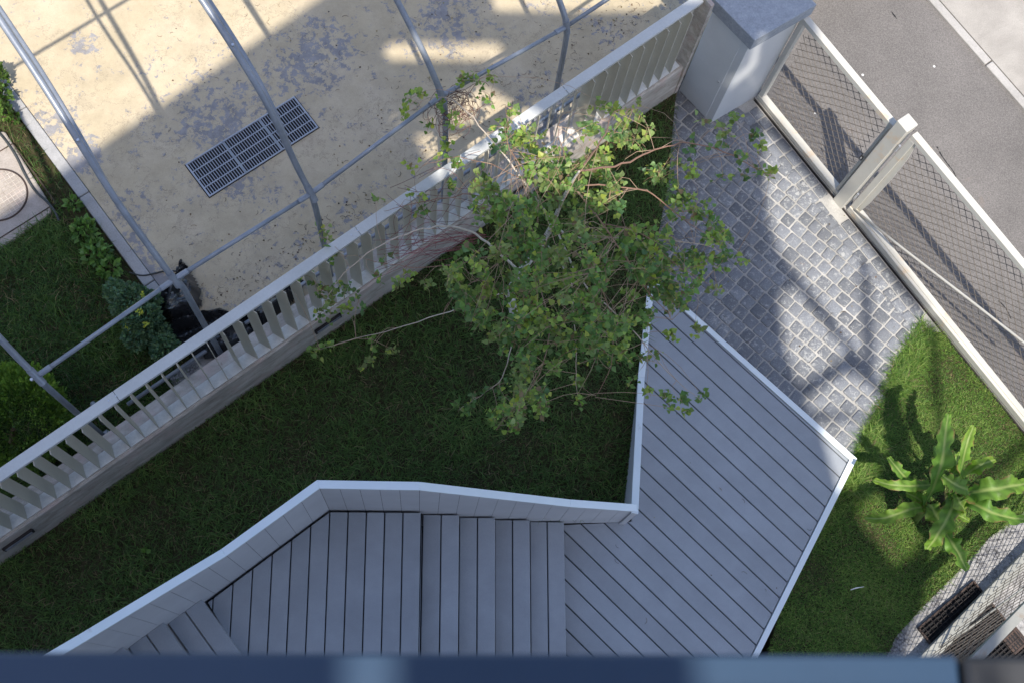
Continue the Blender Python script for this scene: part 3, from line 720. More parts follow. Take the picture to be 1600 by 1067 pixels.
# track slot in front of the gate
b = MB(); b.bar(gp3(0.02, -.052, .0), gp3(6, -.052, .0), .012, .018); tag(b.build('gate_track', M['darkiron']), 'dark steel gate track slot set between cobbles and gate', 'track')
b = MB(); b.bar(gp3(-.0, .0, -.01), gp3(6, .0, -.01), .078, .05); tag(b.build('threshold', M['kerb']), kind='structure')

# street-side second fence at the lower right
D0 = Vector((4.201, .409)); D1 = Vector((5.234, 1.308)); DU = (D1-D0).normalized(); D0 = D0+Vector((DU.y, -DU.x))*.055; D1 = D1+Vector((DU.y, -DU.x))*.055
def dp3(s, z, n=0): p = D0+DU*s; return Vector((p.x-DU.y*n, p.y+DU.x*n, z))
f2 = empty('net_fence', dp3(.8, 0), 'low netted fence with two pale rails above the dark floor grating', 'fence')
def fs_bar(a, c, w, h, nm, par_): b = MB(); b.bar(a, c, w, h); return b.build(nm, M['streetrail'], par_, bevel=.003)
fs_bar(dp3(-1.2, .06), dp3(3, .06), .10, .06, 'bottom_rail', f2); fs_bar(dp3(-1.2, 1.1), dp3(3, 1.1), .075, .05, 'top_rail', f2)
b = MB(); b.tube([dp3(.15, .10, -.02), Wp(1590, 925, D0, DU), dp3(2.2, 1.2, -.02)], .009, 8); b.build('brace_rod', M['streetrail'], f2)
fs_bar(dp3(2.9, .09), dp3(2.9, 1.07), .05, .05, 'post', f2); fs_bar(dp3(-1.1, .09), dp3(-1.1, 1.07), .05, .05, 'post', f2)
net('netting', lambda s, t: dp3(-1.1+s, .10+t), 4.0, .96, f2)
# floor grating under that fence
q0 = W(1434, 981, -.02); q1 = W(1520, 908, -.02); gu2 = (q1-q0).normalized(); gn2 = Vector((gu2.y, -gu2.x, 0)); Wd, Ln = (q1-q0).length, .75
fg = empty('floor_grating', q0+gu2*Wd/2+gn2*.3, 'dark rusty walk-on floor grating in pale gravel under the net fence', 'grating')
b = MB(); b.prism([q0[:2], q1[:2], (q1+gn2*Ln)[:2], (q0+gn2*Ln)[:2]], -.10, -.03); b.build('pit', M['under'], fg)
b = MB(); zz = Vector((0, 0, .012))
for a, c in ((q0, q1), (q1, q1+gn2*Ln), (q0+gn2*Ln, q1+gn2*Ln), (q0, q0+gn2*Ln)): b.bar(a+zz, c+zz, .014, .025)
b.build('grating_frame', M['rust'], fg)
b = MB()
for k in range(1, 22): a = q0+gn2*(Ln*k/22)+zz*.5; b.bar(a, a+gu2*Wd, .006, .018)
for k in range(1, 14): a = q0+gu2*(Wd*k/14)+zz*.4; b.bar(a, a+gn2*Ln, .005, .010)
b.build('grating_bars', M['darkiron'], fg)
c0 = W(1586, 1000, -.02); cv_ = empty('drain_cover', c0, 'small rusty cast-iron drain cover with slots in the corner beside the net fence', 'drain cover')
b = MB(); b.box(c0+Vector((0, 0, -.01)), gu2*.085, gn2*.085, (0, 0, .022)); b.build('cover_plate', M['rust'], cv_, bevel=.003)
b = MB()
for k in range(-2, 3):
    for j in (-1, 1): b.box(c0+gu2*.028*k+gn2*.034*j+Vector((0, 0, .0125)), gu2*.006, gn2*.024, (0, 0, .002))
b.build('slots', M['under'], cv_)

# ------------------------------------------------------------------ manhole, hose at the left
MH = [W(*q, ZC) for q in ((-160, 160), (-60, 205), (8, 207), (80, 322), (80, 334), (-30, 412), (-160, 500))]
b = MB(); b.prism([p[:2] for p in MH], .1, ZC+.015); tag(b.build('manhole_surround', M['slab'], bevel=.01), 'pinkish weathered concrete slab round the manhole at the left edge', 'slab')
mc = W(-2, 305, ZC+.02); mh = empty('manhole_cover', mc, 'rust-rimmed round manhole cover in the concrete slab at the left edge', 'manhole cover')
ea = (W(73, 321, ZC)-W(14, 240, ZC)); ea.z = 0; ea.normalize(); eb2 = Vector((-ea.y, ea.x, 0))
b = MB(); hs = .345
for sg in (1, -1):
    b.bar(mc+ea*hs*sg-eb2*hs+Vector((0, 0, -.001)), mc+ea*hs*sg+eb2*hs+Vector((0, 0, -.001)), .008, .006)
    b.bar(mc+eb2*hs*sg-ea*hs+Vector((0, 0, -.0012)), mc+eb2*hs*sg+ea*hs+Vector((0, 0, -.0012)), .008, .006)
b.build('square_frame', M['rust'], mh)
b = MB(); n = 48; rim = []
b.tube([mc+Vector((math.cos(2*math.pi*k/n), math.sin(2*math.pi*k/n), -.3))*.238*1.0+Vector((0, 0, .3*.238)) for k in range(n+1)], .008, 6); b.build('rim', M['rust'], mh)
b = MB(); b.prism([(mc.x+.232*math.cos(2*math.pi*k/n), mc.y+.232*math.sin(2*math.pi*k/n)) for k in range(n)], ZC, ZC+.0185); b.build('cover_disc', M['slab'], mh)
b = MB()
for k in range(-5, 6):
    h = math.sqrt(max(0, .225**2-(k*.04)**2))
    b.bar(mc+ea*k*.04-eb2*h, mc+ea*k*.04+eb2*h, .006, .005); b.bar(mc+eb2*k*.04-ea*h+Vector((0, 0, .0008)), mc+eb2*k*.04+ea*h+Vector((0, 0, .0008)), .006, .005)
b.build('grid_pattern', M['wall'], mh)
b = MB(); b.tube(smooth_pts([W(*q, ZC+.03) for q in ((-20, 190), (4, 213), (25, 243), (40, 276), (55, 300), (72, 314), (86, 330), (92, 345))], 2), .011, 8)
tag(b.build('garden_hose', M['rubber'], smooth=True), 'thin dark grey hose lying across the manhole slab', 'hose')

# ------------------------------------------------------------------ black plastic sheets
def crumple(name, pts, z0, amp, label, seed, step=.018, hgt=None):
    poly = [W(u, v, z0)[:2] for u, v in pts]; xs_ = [p[0] for p in poly]; ys_ = [p[1] for p in poly]
    nx = int((max(xs_)-min(xs_))/step)+2; ny = int((max(ys_)-min(ys_))/step)+2; idx = {}; b = MB()
    X, Y = np.meshgrid(min(xs_)+np.arange(nx)*step, min(ys_)+np.arange(ny)*step, indexing='ij'); ins = pip(X.ravel(), Y.ravel(), poly).reshape(X.shape)
    for i in range(nx):
        for j in range(ny):
            if ins[i, j]:
                x, y = X[i, j], Y[i, j]; p = Vector((x*3.2+seed, y*3.2, seed))
                dmin = min(geometry.intersect_point_line(Vector((x, y)), Vector(poly[k]), Vector(poly[(k+1) % len(poly)]))[0].__sub__(Vector((x, y))).length for k in range(len(poly)))
                ridge = 1-abs(noise.noise(p))*2.2; r2 = 1-abs(noise.noise(p*2.6+Vector((5, 1, 2))))*2
                z = z0+.012+min(1, dmin/.07)*amp*(.45+.55*max(0, ridge)+.28*r2)
                idx[i, j] = len(b.v); b.v.append((x+noise.noise(p*3)*.02, y+noise.noise(p*3+Vector((9, 9, 9)))*.02, z))
    for (i, j) in list(idx):
        if all(k in idx for k in ((i+1, j), (i+1, j+1), (i, j+1))): b.f.append((idx[i, j], idx[i+1, j], idx[i+1, j+1], idx[i, j+1]))
    o = b.build(name, M['plastic'], smooth=False); m = o.modifiers.new('thick', 'SOLIDIFY'); m.thickness = .003
    return tag(o, label, 'plastic sheet', 'black plastic sheets by the fence')
crumple('plastic_sheet', [(281, 405), (295, 416), (306, 432), (316, 455), (318, 480), (306, 500), (270, 512), (252, 498), (243, 466), (258, 452), (272, 432)], ZC, .19, 'crumpled black plastic sheet with a pointed tip lying under the frame tube crossing', 3.1)
crumple('plastic_sheet', [(262, 508), (300, 494), (318, 488), (346, 481), (362, 490), (410, 470), (455, 440), (478, 436), (470, 470), (420, 515), (372, 556), (330, 566), (290, 556), (268, 540)], ZC, .22, 'long black plastic sheet heaped behind the fence slats', 8.7)
b = MB(); b.tube(smooth_pts([W(*q, ZC+.012) for q in ((202, 426), (222, 432), (240, 428), (255, 424), (278, 424))]), .008, 6)
tag(b.build('rope', M['rubber'], smooth=True), 'short dark rope running over the court edging to the plastic sheet', 'rope')

# ------------------------------------------------------------------ grass
def grass(name, poly, z, n, h0, h1, cols, lean=.9, wid=.0045, dens=None, label=None, zfun=None):
    poly = [(p[0], p[1]) for p in poly]; xs_, ys_ = [p[0] for p in poly], [p[1] for p in poly]
    X = rng.uniform(min(xs_), max(xs_), n); Y = rng.uniform(min(ys_), max(ys_), n); k = pip(X, Y, poly)
    # keep to what can be seen
    vx = X*_ex[0]-Y*_ex[1]; 
    px_ = np.stack([X, -Y, np.full_like(X, H)], 1)
    cx = X*_ex[0]-Y*_ey[0]+(H-z)*_d[0]; cy = X*_ex[1]-Y*_ey[1]+(H-z)*_d[1]; cz = X*_ex[2]-Y*_ey[2]+(H-z)*_d[2]
    U_, V_ = CX+F*cx/cz, CY+F*cy/cz; k &= (U_ > -160) & (U_ < 1760) & (V_ > -120) & (V_ < 1250)
    # clumpy height field
    g = (np.sin(X*7.3+1.3*np.sin(Y*5.1))+np.sin(Y*8.9+1.7*np.sin(X*6.3))+np.sin((X+Y)*13.7)*.6+np.sin((X-1.7*Y)*3.1))/3.6
    if dens is not None: k &= rng.uniform(0, 1, n) < dens(X, Y, g)
    X, Y, g = X[k], Y[k], g[k]; m = len(X)
    hh = rng.uniform(h0, h1, m)*(1+.45*g); th = rng.uniform(0, 2*np.pi, m)+1.2*g; ln = rng.uniform(.25, lean, m)
    dx, dy = np.cos(th), np.sin(th); sx, sy = -dy, dx; ww = wid*rng.uniform(.6, 1.3, m)
    B = np.stack([X, Y, np.full(m, z-.012)], 1); D = np.stack([dx, dy, np.zeros(m)], 1); Sd = np.stack([sx, sy, np.zeros(m)], 1)*ww[:, None]/2
    up = np.array([0, 0, 1.])
    Mi = B+D*(hh*ln*.38)[:, None]+up*(hh*.62)[:, None]; T = B+D*(hh*ln*1.15)[:, None]+up*(hh*(1.05-.45*ln))[:, None]
    V = np.stack([B-Sd, B+Sd, Mi+Sd*.85, Mi-Sd*.85, T], 1).reshape(-1, 3); i = np.arange(m)*5
    FQ = np.stack([i, i+1, i+2, i+3], 1); FT = np.stack([i+3, i+2, i+4], 1)
    ca = np.array(cols); t = np.clip(.5+.33*g+rng.normal(0, .28, m), 0, .999); q = t*(len(ca)-1); lo = q.astype(int); fr = (q-lo)[:, None]
    col = ca[lo]*(1-fr)+ca[np.minimum(lo+1, len(ca)-1)]*fr; col *= rng.uniform(.75, 1.3, (m, 1))
    dry = rng.uniform(0, 1, m) < .05+.08*(g < -.35); col[dry] = np.array([.22, .18, .09])*rng.uniform(.6, 1.2, (dry.sum(), 1))
    C = np.repeat(np.concatenate([col, np.ones((m, 1))], 1), 5, 0)
    o = npmesh(name, V, FQ, FT, C, M['grass']); tag(o, label, 'grass', kind='stuff'); return o
BC1, BC2 = W(1441, 800), W(1480, 785)
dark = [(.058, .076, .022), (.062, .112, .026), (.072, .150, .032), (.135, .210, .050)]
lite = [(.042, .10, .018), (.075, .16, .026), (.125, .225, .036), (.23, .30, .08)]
MG = [fp(-4, -.012), fp(7.08, -.012)]+MAIN[2:]
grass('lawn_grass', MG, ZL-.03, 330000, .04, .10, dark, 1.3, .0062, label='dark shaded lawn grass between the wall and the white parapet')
sideg = [fp(-2, .27), fp(2.15, .27), fp(2.15, 6), fp(-2, 6)]
mhp = [(p.x, p.y) for p in MH]
grass('side_lawn_grass', sideg, ZC-.03, 330000, .05, .12, [(.022, .050, .010), (.036, .085, .015), (.058, .12, .02), (.10, .17, .035)], 1.1, .0055,
      dens=lambda X, Y, g: np.where(pip(X, Y, mhp), 0., np.where((np.abs((X-FO.x)*FU.x+(Y-FO.y)*FU.y-2.05) < .10), .25, 1.)), label='longer dark grass left of the court edging around the shrubs')
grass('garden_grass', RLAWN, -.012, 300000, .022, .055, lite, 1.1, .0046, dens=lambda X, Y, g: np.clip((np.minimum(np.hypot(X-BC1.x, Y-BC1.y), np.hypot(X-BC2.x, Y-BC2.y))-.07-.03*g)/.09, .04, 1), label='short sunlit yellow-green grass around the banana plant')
# longer fringe at the edge of the cobbles
edge = [Vector(W(*q)[:2]) for q in ((1322, 752), (1343, 690), (1376, 612), (1398, 562), (1440, 498), (1460, 530), (1425, 590), (1400, 650), (1370, 740), (1345, 790))]
grass('fringe_grass', edge, -.012, 22000, .06, .12, lite, 1.3, .0050, label='longer grass fringe overhanging the edge of the cobbles')

# ------------------------------------------------------------------ leaves
def rnd_rot():
    return Matrix.Rotation(random.uniform(0, 6.283), 3, 'Z') @ Matrix.Rotation(random.gauss(0, .75), 3, 'X') @ Matrix.Rotation(random.gauss(0, .6), 3, 'Y')
LEAF = [Vector(p) for p in ((0, 0, 0), (.30, .10, .02), (.42, .34, .05), (.22, .68, .02), (0, 1, -.06), (-.22, .68, .02), (-.42, .34, .05), (-.30, .10, .02), (0, .4, -.03))]
LF = [(0, 1, 2, 8), (8, 2, 3, 4), (8, 4, 5, 6), (0, 8, 6, 7)]
def leaf(b, p, size, col, rot=None, shape=LEAF, fs=LF):
    r = rot or rnd_rot(); b.add([p+r@(q*size) for q in shape], fs, (*col, 1))
def jit(c, a=.25): t = random.uniform(1-a, 1+a); return (c[0]*t*random.uniform(.9, 1.15), c[1]*t, c[2]*t*random.uniform(.8, 1.2))

# ------------------------------------------------------------------ birch
birch = empty('birch_tree', W(805, 500, ZL), 'slender young white-barked birch with airy green crown in the dark lawn', 'tree')
TR = [W(*q) for q in ((806, 503, .28), (800, 478, .7), (797, 452, 1.05), (812, 425, 1.4), (832, 402, 1.7), (850, 376, 2.0), (865, 348, 2.3), (876, 318, 2.65), (892, 288, 3.0), (905, 268, 3.3))]
b = MB(); b.tube(smooth_pts(TR, 2), [.040-.030*i/(4*len(TR)-3) for i in range(4*len(TR)-3)][:len(smooth_pts(TR, 2))] if False else [  .041-.036*i/(len(smooth_pts(TR, 2))-1) for i in range(len(smooth_pts(TR, 2)))], 10)
b.build('trunk', M['bark'], birch, smooth=True)
BR = [  # (points u,v,z), start radius, white bark?
 ([(812, 425, 1.4), (765, 382, 1.75), (730, 357, 1.95), (690, 353, 2.0), (640, 362, 2.0), (590, 385, 1.95), (548, 415, 1.85), (520, 450, 1.7), (505, 480, 1.5)], .013, 1),
 ([(797, 452, 1.15), (786, 458, 1.3), (745, 470, 1.4), (680, 495, 1.45), (610, 517, 1.45), (550, 530, 1.35), (500, 545, 1.25)], .009, 1),
 ([(797, 452, 1.15), (787, 452, 1.35), (801, 495, 1.4), (798, 550, 1.35), (785, 595, 1.25), (745, 622, 1.1), (716, 640, 1.0)], .009, 1),
 ([(850, 376, 2.0), (893, 435, 2.1), (898, 500, 2.0), (901, 560, 1.8), (900, 620, 1.5)], .009, 1),
 ([(865, 348, 2.3), (905, 441, 2.2), (955, 482, 2.1), (1003, 530, 2.0), (1035, 575, 1.8), (1095, 625, 1.6)], .010, 1),
 ([(892, 288, 3.0), (942, 350, 2.8), (975, 400, 2.7), (1012, 455, 2.5), (1050, 500, 2.2)], .010, 0),
 ([(865, 348, 2.3), (890, 374, 2.4), (960, 372, 2.4), (1040, 374, 2.3), (1110, 385, 2.2), (1150, 405, 2.0)], .010, 1),
 ([(905, 268, 3.2), (955, 262, 3.1), (1000, 246, 3.0), (1035, 229, 2.9), (1080, 221, 2.8), (1140, 240, 2.6), (1185, 266, 2.4), (1212, 280, 2.2)], .011, 2),
 ([(865, 348, 2.3), (830, 300, 2.5), (800, 258, 2.6), (766, 216, 2.6), (722, 165, 2.5), (690, 148, 2.4), (640, 165, 2.2)], .012, 1),
 ([(722, 165, 2.5), (735, 140, 2.4), (755, 118, 2.3), (770, 118, 2.2)], .005, 2),
 ([(850, 376, 2.0), (790, 330, 2.2), (740, 300, 2.2), (690, 310, 2.1), (640, 320, 1.95), (600, 330, 1.8)], .009, 2),
 ([(854, 367, 2.1), (790, 395, 2.1), (726, 411, 2.0), (660, 420, 1.9), (600, 412, 1.8), (555, 400, 1.7)], .008, 2),
 ([(850, 376, 2.0), (800, 395, 2.2), (740, 440, 2.0), (700, 470, 1.8), (690, 500, 1.6)], .007, 0),
 ([(912, 258, 3.35), (945, 215, 3.2), (955, 175, 3.0), (990, 170, 2.8)], .008, 2),
 ([(892, 288, 3.0), (960, 290, 3.0), (1020, 300, 2.9), (1050, 330, 2.7), (1080, 350, 2.5), (1125, 380, 2.2)], .009, 2),
 ([(876, 318, 2.65), (830, 280, 2.9), (790, 230, 2.9), (795, 190, 2.8), (790, 165, 2.7)], .007, 2),
 ([(832, 402, 1.7), (850, 470, 1.9), (862, 540, 1.8), (830, 610, 1.6), (790, 650, 1.3), (775, 672, 1.1)], .008, 0),
 ([(865, 348, 2.3), (940, 440, 2.5), (960, 520, 2.3), (955, 580, 2.0), (930, 620, 1.7)], .008, 0),
 ([(892, 288, 3.0), (880, 240, 3.0), (870, 200, 2.9), (880, 175, 2.7)], .006, 2),
 ([(876, 318, 2.65), (850, 290, 2.6), (720, 240, 2.4), (660, 260, 2.1)], .007, 2),
 ([(942, 350, 2.8), (1000, 360, 2.7), (1060, 420, 2.4), (1120, 450, 2.1)], .007, 2),
]
barkc = {0: (.30, .22, .15), 1: (.62, .58, .50), 2: (.17, .105, .075)}
brpts = []
for pts, r, kd in BR:
    P = smooth_pts([W(*q) for q in pts], 2); b = MB(); n = len(P)
    for i in range(1, n-1): P[i] = P[i]+Vector((random.gauss(0, .004), random.gauss(0, .004), random.gauss(0, .004)))
    c0, c1 = barkc[kd], ((.42, .33, .25) if kd == 1 else (.28, .16, .11))
    b.tube(P, [r*.8*(1-.82*i/(n-1)) for i in range(n)], 6)
    b.c = [(*[c0[k]+(c1[k]-c0[k])*min(1, (i//6)/(n-1)*1.3) for k in range(3)], 1) for i in range(len(b.v))]
    b.build('branch', M['twig'], birch, smooth=True); brpts += [(P[i], i/(n-1)) for i in range(n//4, n)]
CR = [(690, 430), (676, 480), (718, 508), (770, 515), (775, 560), (790, 600), (765, 645), (790, 672), (835, 640), (880, 630), (935, 600), (985, 555), (1000, 520), (1040, 480), (1105, 455), (1140, 400), (1120, 345), (1080, 300), (1070, 255), (1030, 215), (985, 165), (940, 165), (900, 215), (860, 225), (815, 190), (770, 240), (730, 300), (745, 360), (720, 395)]
clumps = []
while len(clumps) < 285:
    u, v = random.uniform(670, 1150), random.uniform(160, 675)
    if pip(np.array([u]), np.array([v]), CR)[0]:
        if noise.noise(Vector((u*.014, v*.014, 3.3))) < -.26: continue
        rr_ = math.hypot(u-880, v-350)/300; z = 3.05-1.35*rr_**1.3+random.gauss(0, .3); z = max(.95, min(3.5, z))
        clumps.append((u, v, z, random.uniform(13, 26), random.randint(18, 36)))
X_ = [(640, 155, 2.2, 18, 22), (665, 150, 2.3, 16, 20), (630, 180, 2.1, 14, 18), (690, 160, 2.4, 15, 14), (740, 118, 2.3, 15, 22), (725, 125, 2.3, 12, 16), (765, 117, 2.2, 9, 14), (765, 150, 2.3, 12, 14), (718, 195, 2.2, 18, 20), (700, 225, 2.2, 15, 18), (668, 190, 2.1, 10, 12), (795, 170, 2.7, 14, 16), (790, 200, 2.8, 18, 24), (640, 260, 2.0, 10, 10), (650, 300, 2.0, 15, 16), (690, 240, 2.1, 14, 16), (590, 310, 1.8, 9, 8), (660, 330, 1.9, 15, 16), (720, 260, 2.3, 17, 20), (700, 290, 2.1, 16, 18),
 (500, 370, 1.6, 16, 20), (520, 400, 1.7, 18, 24), (470, 430, 1.5, 12, 12), (450, 440, 1.5, 9, 8), (495, 455, 1.5, 20, 34), (520, 470, 1.5, 24, 46), (540, 450, 1.6, 18, 26), (545, 485, 1.4, 14, 18), (500, 490, 1.4, 14, 16), (560, 470, 1.5, 14, 16), (590, 430, 1.7, 14, 14), (605, 400, 1.8, 10, 8), (640, 430, 1.8, 12, 12), (490, 545, 1.2, 12, 20), (505, 538, 1.25, 11, 16), (580, 540, 1.3, 9, 12), (578, 560, 1.2, 9, 14), (612, 545, 1.3, 8, 12), (660, 440, 1.8, 14, 14), (625, 440, 1.8, 10, 12),
 (720, 640, 1.0, 13, 20), (740, 622, 1.1, 12, 14), (780, 600, 1.2, 16, 22), (775, 660, 1.1, 14, 24), (800, 630, 1.2, 16, 26), (830, 600, 1.4, 16, 22), (905, 625, 1.5, 10, 16), (905, 600, 1.5, 13, 20), (870, 580, 1.6, 16, 22), (1000, 560, 1.9, 15, 22), (990, 590, 1.8, 10, 12), (1040, 620, 1.7, 14, 22), (1065, 625, 1.7, 14, 24), (1095, 615, 1.6, 8, 14), (1075, 640, 1.6, 9, 10), (1010, 610, 1.8, 9, 10), (1005, 500, 2.1, 14, 18), (1050, 520, 2.1, 16, 24), (1060, 480, 2.2, 16, 24), (1030, 550, 1.9, 10, 12), (1085, 510, 2.1, 13, 18), (1120, 455, 2.0, 13, 16),
 (1110, 190, 2.7, 13, 14), (1130, 200, 2.7, 16, 20), (1150, 190, 2.6, 13, 16), (1175, 210, 2.5, 14, 18), (1120, 230, 2.7, 12, 12), (1150, 240, 2.6, 12, 12), (1190, 230, 2.5, 14, 16), (1205, 270, 2.2, 11, 14), (1180, 262, 2.4, 10, 12), (1165, 275, 2.4, 8, 8), (1130, 275, 2.5, 10, 10), (1075, 270, 2.6, 17, 26), (1080, 230, 2.7, 13, 16), (1060, 300, 2.6, 16, 24), (1145, 380, 2.1, 12, 16), (1120, 360, 2.2, 16, 22), (1155, 410, 2.0, 9, 12), (1010, 200, 2.9, 14, 14), (1000, 165, 2.8, 11, 14), (960, 170, 2.9, 13, 18), (935, 165, 2.8, 11, 14), (1000, 180, 2.8, 10, 12), (925, 190, 2.9, 15, 16)]
clumps += X_
TP = [(785, 462), (795, 455), (812, 428), (828, 408), (846, 382), (862, 352), (872, 328), (885, 300)]
clumps = [c for c in clumps if min(math.hypot(c[0]-a, c[1]-b) for a, b in TP) > c[3]*.35+3]
lb = MB(); tb = MB(); ALLL = []
def nearest(p):
    c = sorted(brpts, key=lambda q: (q[0]-p).length+(.25 if q[0].z > p.z+.9 else 0))[:12]; return random.choice(c)[0]
for (u, v, z, r, n) in clumps:
    c = W(u, v, z); rad = r/F*(H-z)*1.0; q = nearest(c); L = (c-q).length
    if L > .03:
        mid = q.lerp(c, .5)+Vector((random.gauss(0, .03), random.gauss(0, .03), .04+L*.12)); tw = smooth_pts([q, mid, c, c+(c-mid).normalized()*rad*.5+Vector((0, 0, -.04))], 1)
        tb.tube(tw, [.0022*(1-.6*i/len(tw)) for i in range(len(tw))], 4, (.36, .25, .17, 1))
    yel = random.random() < .15; base = (.24, .345, .075) if yel else random.choice(((.125, .225, .06), (.16, .265, .065), (.105, .19, .06), (.18, .25, .08)))
    ns = max(2, n//7)
    for s_ in range(ns):      # small drooping sprays
        d = Vector((random.gauss(0, 1), random.gauss(0, 1), random.gauss(-.15, .5))).normalized(); e = c+d*rad*random.uniform(.7, 1.45); e2 = e+Vector((d.x*.02, d.y*.02, -random.uniform(.02, .09)))
        tb.tube([c, c.lerp(e, .5)+Vector((0, 0, .012)), e, e2], [.002, .0017, .0013, .0009], 3, (.34, .23, .14, 1))
        for k in range(n//ns+1):
            t = random.uniform(.15, 1.2); p = c.lerp(e, min(t, 1))+(e2-e)*max(0, t-1)*3+Vector((random.gauss(0, .016), random.gauss(0, .016), random.gauss(0, .02)))
            col = jit(base, .35)
            if random.random() < .10: col = jit((.30, .38, .08), .2)
            elif random.random() < .03: col = (.20, .15, .08)
            sz = random.uniform(.032, .054) if random.random() < .75 else random.uniform(.016, .03)
            leaf(lb, p, sz, col)
tb.build('twigs', M['twig'], birch); lb.build('foliage', M['leaf'], birch)
# catkin-brown tangle hanging on the frame tube
tg = MB()
for k in range(60):
    a0 = random.uniform(0, 6.28); c = W(706+random.gauss(0, 14), 172+random.gauss(0, 14), 2.1+random.gauss(0, .08)); R_ = random.uniform(.05, .14); tilt = random.gauss(0, .5); sp = random.uniform(1.5, 4.5)
    tg.tube([c+Vector((math.cos(a0+t*sp/8)*R_, math.sin(a0+t*sp/8)*R_*.8, math.sin(t*.7+a0)*.05+tilt*.1*math.cos(a0+t*sp/8))) for t in range(9)], .0022, 3, (*jit((.13, .07, .055)), 1))
tag(tg.build('twig_tangle', M['twig']), 'brown round tangle of bare twigs caught on the frame tube above the court', 'twigs')
# fine red shoots near the wall
tg = MB()
for k in range(26):
    a = W(740+random.gauss(0, 14), 372+random.gauss(0, 10), 1.8); e = W(random.uniform(580, 690), random.uniform(360, 440), random.uniform(1.3, 1.9)); m_ = a.lerp(e, .5)+Vector((random.gauss(0, .08), random.gauss(0, .08), random.uniform(0, .25)))
    tg.tube(smooth_pts([a, m_, e], 2), .0019, 3, (*jit((.24, .08, .08)), 1))
for k in range(16):
    a = W(660+random.gauss(0, 30), 320+random.gauss(0, 25), 1.9); e = W(random.uniform(610, 780), random.uniform(230, 420), random.uniform(1.5, 2.1)); m_ = a.lerp(e, .5)+Vector((random.gauss(0, .08), random.gauss(0, .08), .12))
    tg.tube(smooth_pts([a, m_, e], 2), .0019, 3, (*jit((.16, .07, .06)), 1))
tg.build('red_shoots', M['twig'], birch)

# ------------------------------------------------------------------ banana plant
ban = empty('banana_plant', W(1462, 790, 0), 'bright green broad-leaved banana plant on the sunlit lawn at the right', 'plant')
def zr(x, y): return (1330+x/4.104, 640+y/4.104)
BL = [([(505, 478, .42), (430, 485, .62), (350, 488, .72), (240, 480, .70), (140, 448, .60)], 62), ([(400, 500, .4), (355, 445, .62), (300, 380, .68), (238, 302, .6)], 66),
 ([(455, 625, .35), (390, 630, .55), (300, 665, .62), (200, 700, .58), (85, 690, .42)], 74), ([(480, 590, .35), (545, 450, .75), (590, 300, .95), (600, 170, 1.0), (622, 25, .9)], 100),
 ([(690, 440, .5), (715, 320, .85), (745, 200, 1.0), (785, 100, 1.0)], 66), ([(720, 430, .4), (770, 385, .6), (840, 345, .68), (925, 318, .62)], 76),
 ([(745, 510, 1.0), (690, 490, 1.1), (640, 460, 1.12), (585, 420, 1.05)], 84), ([(690, 530, .6), (800, 525, .9), (930, 505, 1.0), (1040, 485, .95), (1130, 470, .85)], 112),
 ([(670, 545, .5), (760, 590, .75), (880, 650, .85), (1000, 690, .82), (1120, 700, .7)], 92), ([(650, 560, .6), (645, 640, .8), (590, 740, .85), (540, 820, .78), (488, 893, .65)], 96),
 ([(585, 765, .5), (640, 840, .7), (690, 920, .72), (742, 1030, .6)], 86), ([(500, 605, .3), (550, 680, .42), (600, 780, .38)], 110), ([(640, 660, .4), (700, 680, .5), (758, 712, .42)], 46),
 ([(455, 592, .25), (420, 560, .38), (350, 530, .40)], 66), ([(560, 790, .25), (600, 850, .35), (640, 905, .25)], 84), ([(680, 560, .8), (700, 600, .85), (730, 640, .7)], 80), ([(650, 420, .4), (670, 360, .55), (700, 270, .55)], 60), ([(540, 230, .55), (560, 330, .6), (545, 400, .5)], 40)]
for pts, wpx in BL:
    P = smooth_pts([W(*zr(x, y), z) for x, y, z in pts], 3); n = len(P); b = MB(); wd_ = wpx/4.104/F*9.6/2*1.27; ph = random.uniform(0, 6); tone = jit((.075, .17, .028), .2); yt = jit((.19, .31, .04), .15)
    rows = []; NS = 8
    for i, p in enumerate(P):
        t = i/(n-1); d = (P[min(i+1, n-1)]-P[max(i-1, 0)]).normalized(); side = d.cross(Vector((0, 0, 1))).normalized(); up = side.cross(d)
        wv = wd_*(.12+.88*math.sin(math.pi*min(1, (t*.92+.08))**.85)**.75) if t < .98 else wd_*.05
        row = []
        for k in range(-NS//2, NS//2+1):
            f = k/(NS/2); wav = math.sin(t*24+ph+(1.5 if f > 0 else 0))*.26*abs(f)**1.6+math.sin(t*57+ph*2)*.12*abs(f)**2
            row.append(p+side*wv*f*(1+.15*math.sin(t*25+ph*(1+(f > 0)))+.08*math.sin(t*61+ph*3)*abs(f))+up*(wv*(abs(f)*.42-abs(f)**2*.25)+wv*wav*1.7))
        rows.append(row)
    for i, row in enumerate(rows):
        for k, q in enumerate(row):
            t = i/(n-1); f = abs(k-NS/2)/(NS/2); mixv = min(1, max(0, t*.7-.1+.25*f)); vein = 1+.22*math.sin(t*190+f*5)
            c = [(tone[j]*(1-mixv)+yt[j]*mixv)*vein for j in range(3)]
            if f == 0: c = [.30, .38, .12]
            elif f > .9 and math.sin(t*17+ph) > .75: c = [.20, .13, .05]
            b.v.append(tuple(q)); b.c.append((*c, 1))
    m1 = NS+1
    b.f = [(i*m1+k, (i+1)*m1+k, (i+1)*m1+k+1, i*m1+k+1) for i in range(n-1) for k in range(NS)]
    lf_ = b.build('leaf', M['banana'], ban, smooth=True)
    b = MB(); b.tube([p-Vector((0, 0, .006)) for p in P], [.008*(1-.8*i/(n-1)) for i in range(n)], 5, (.22, .30, .09, 1)); b.build('midrib', M['banana'], lf_, smooth=True)
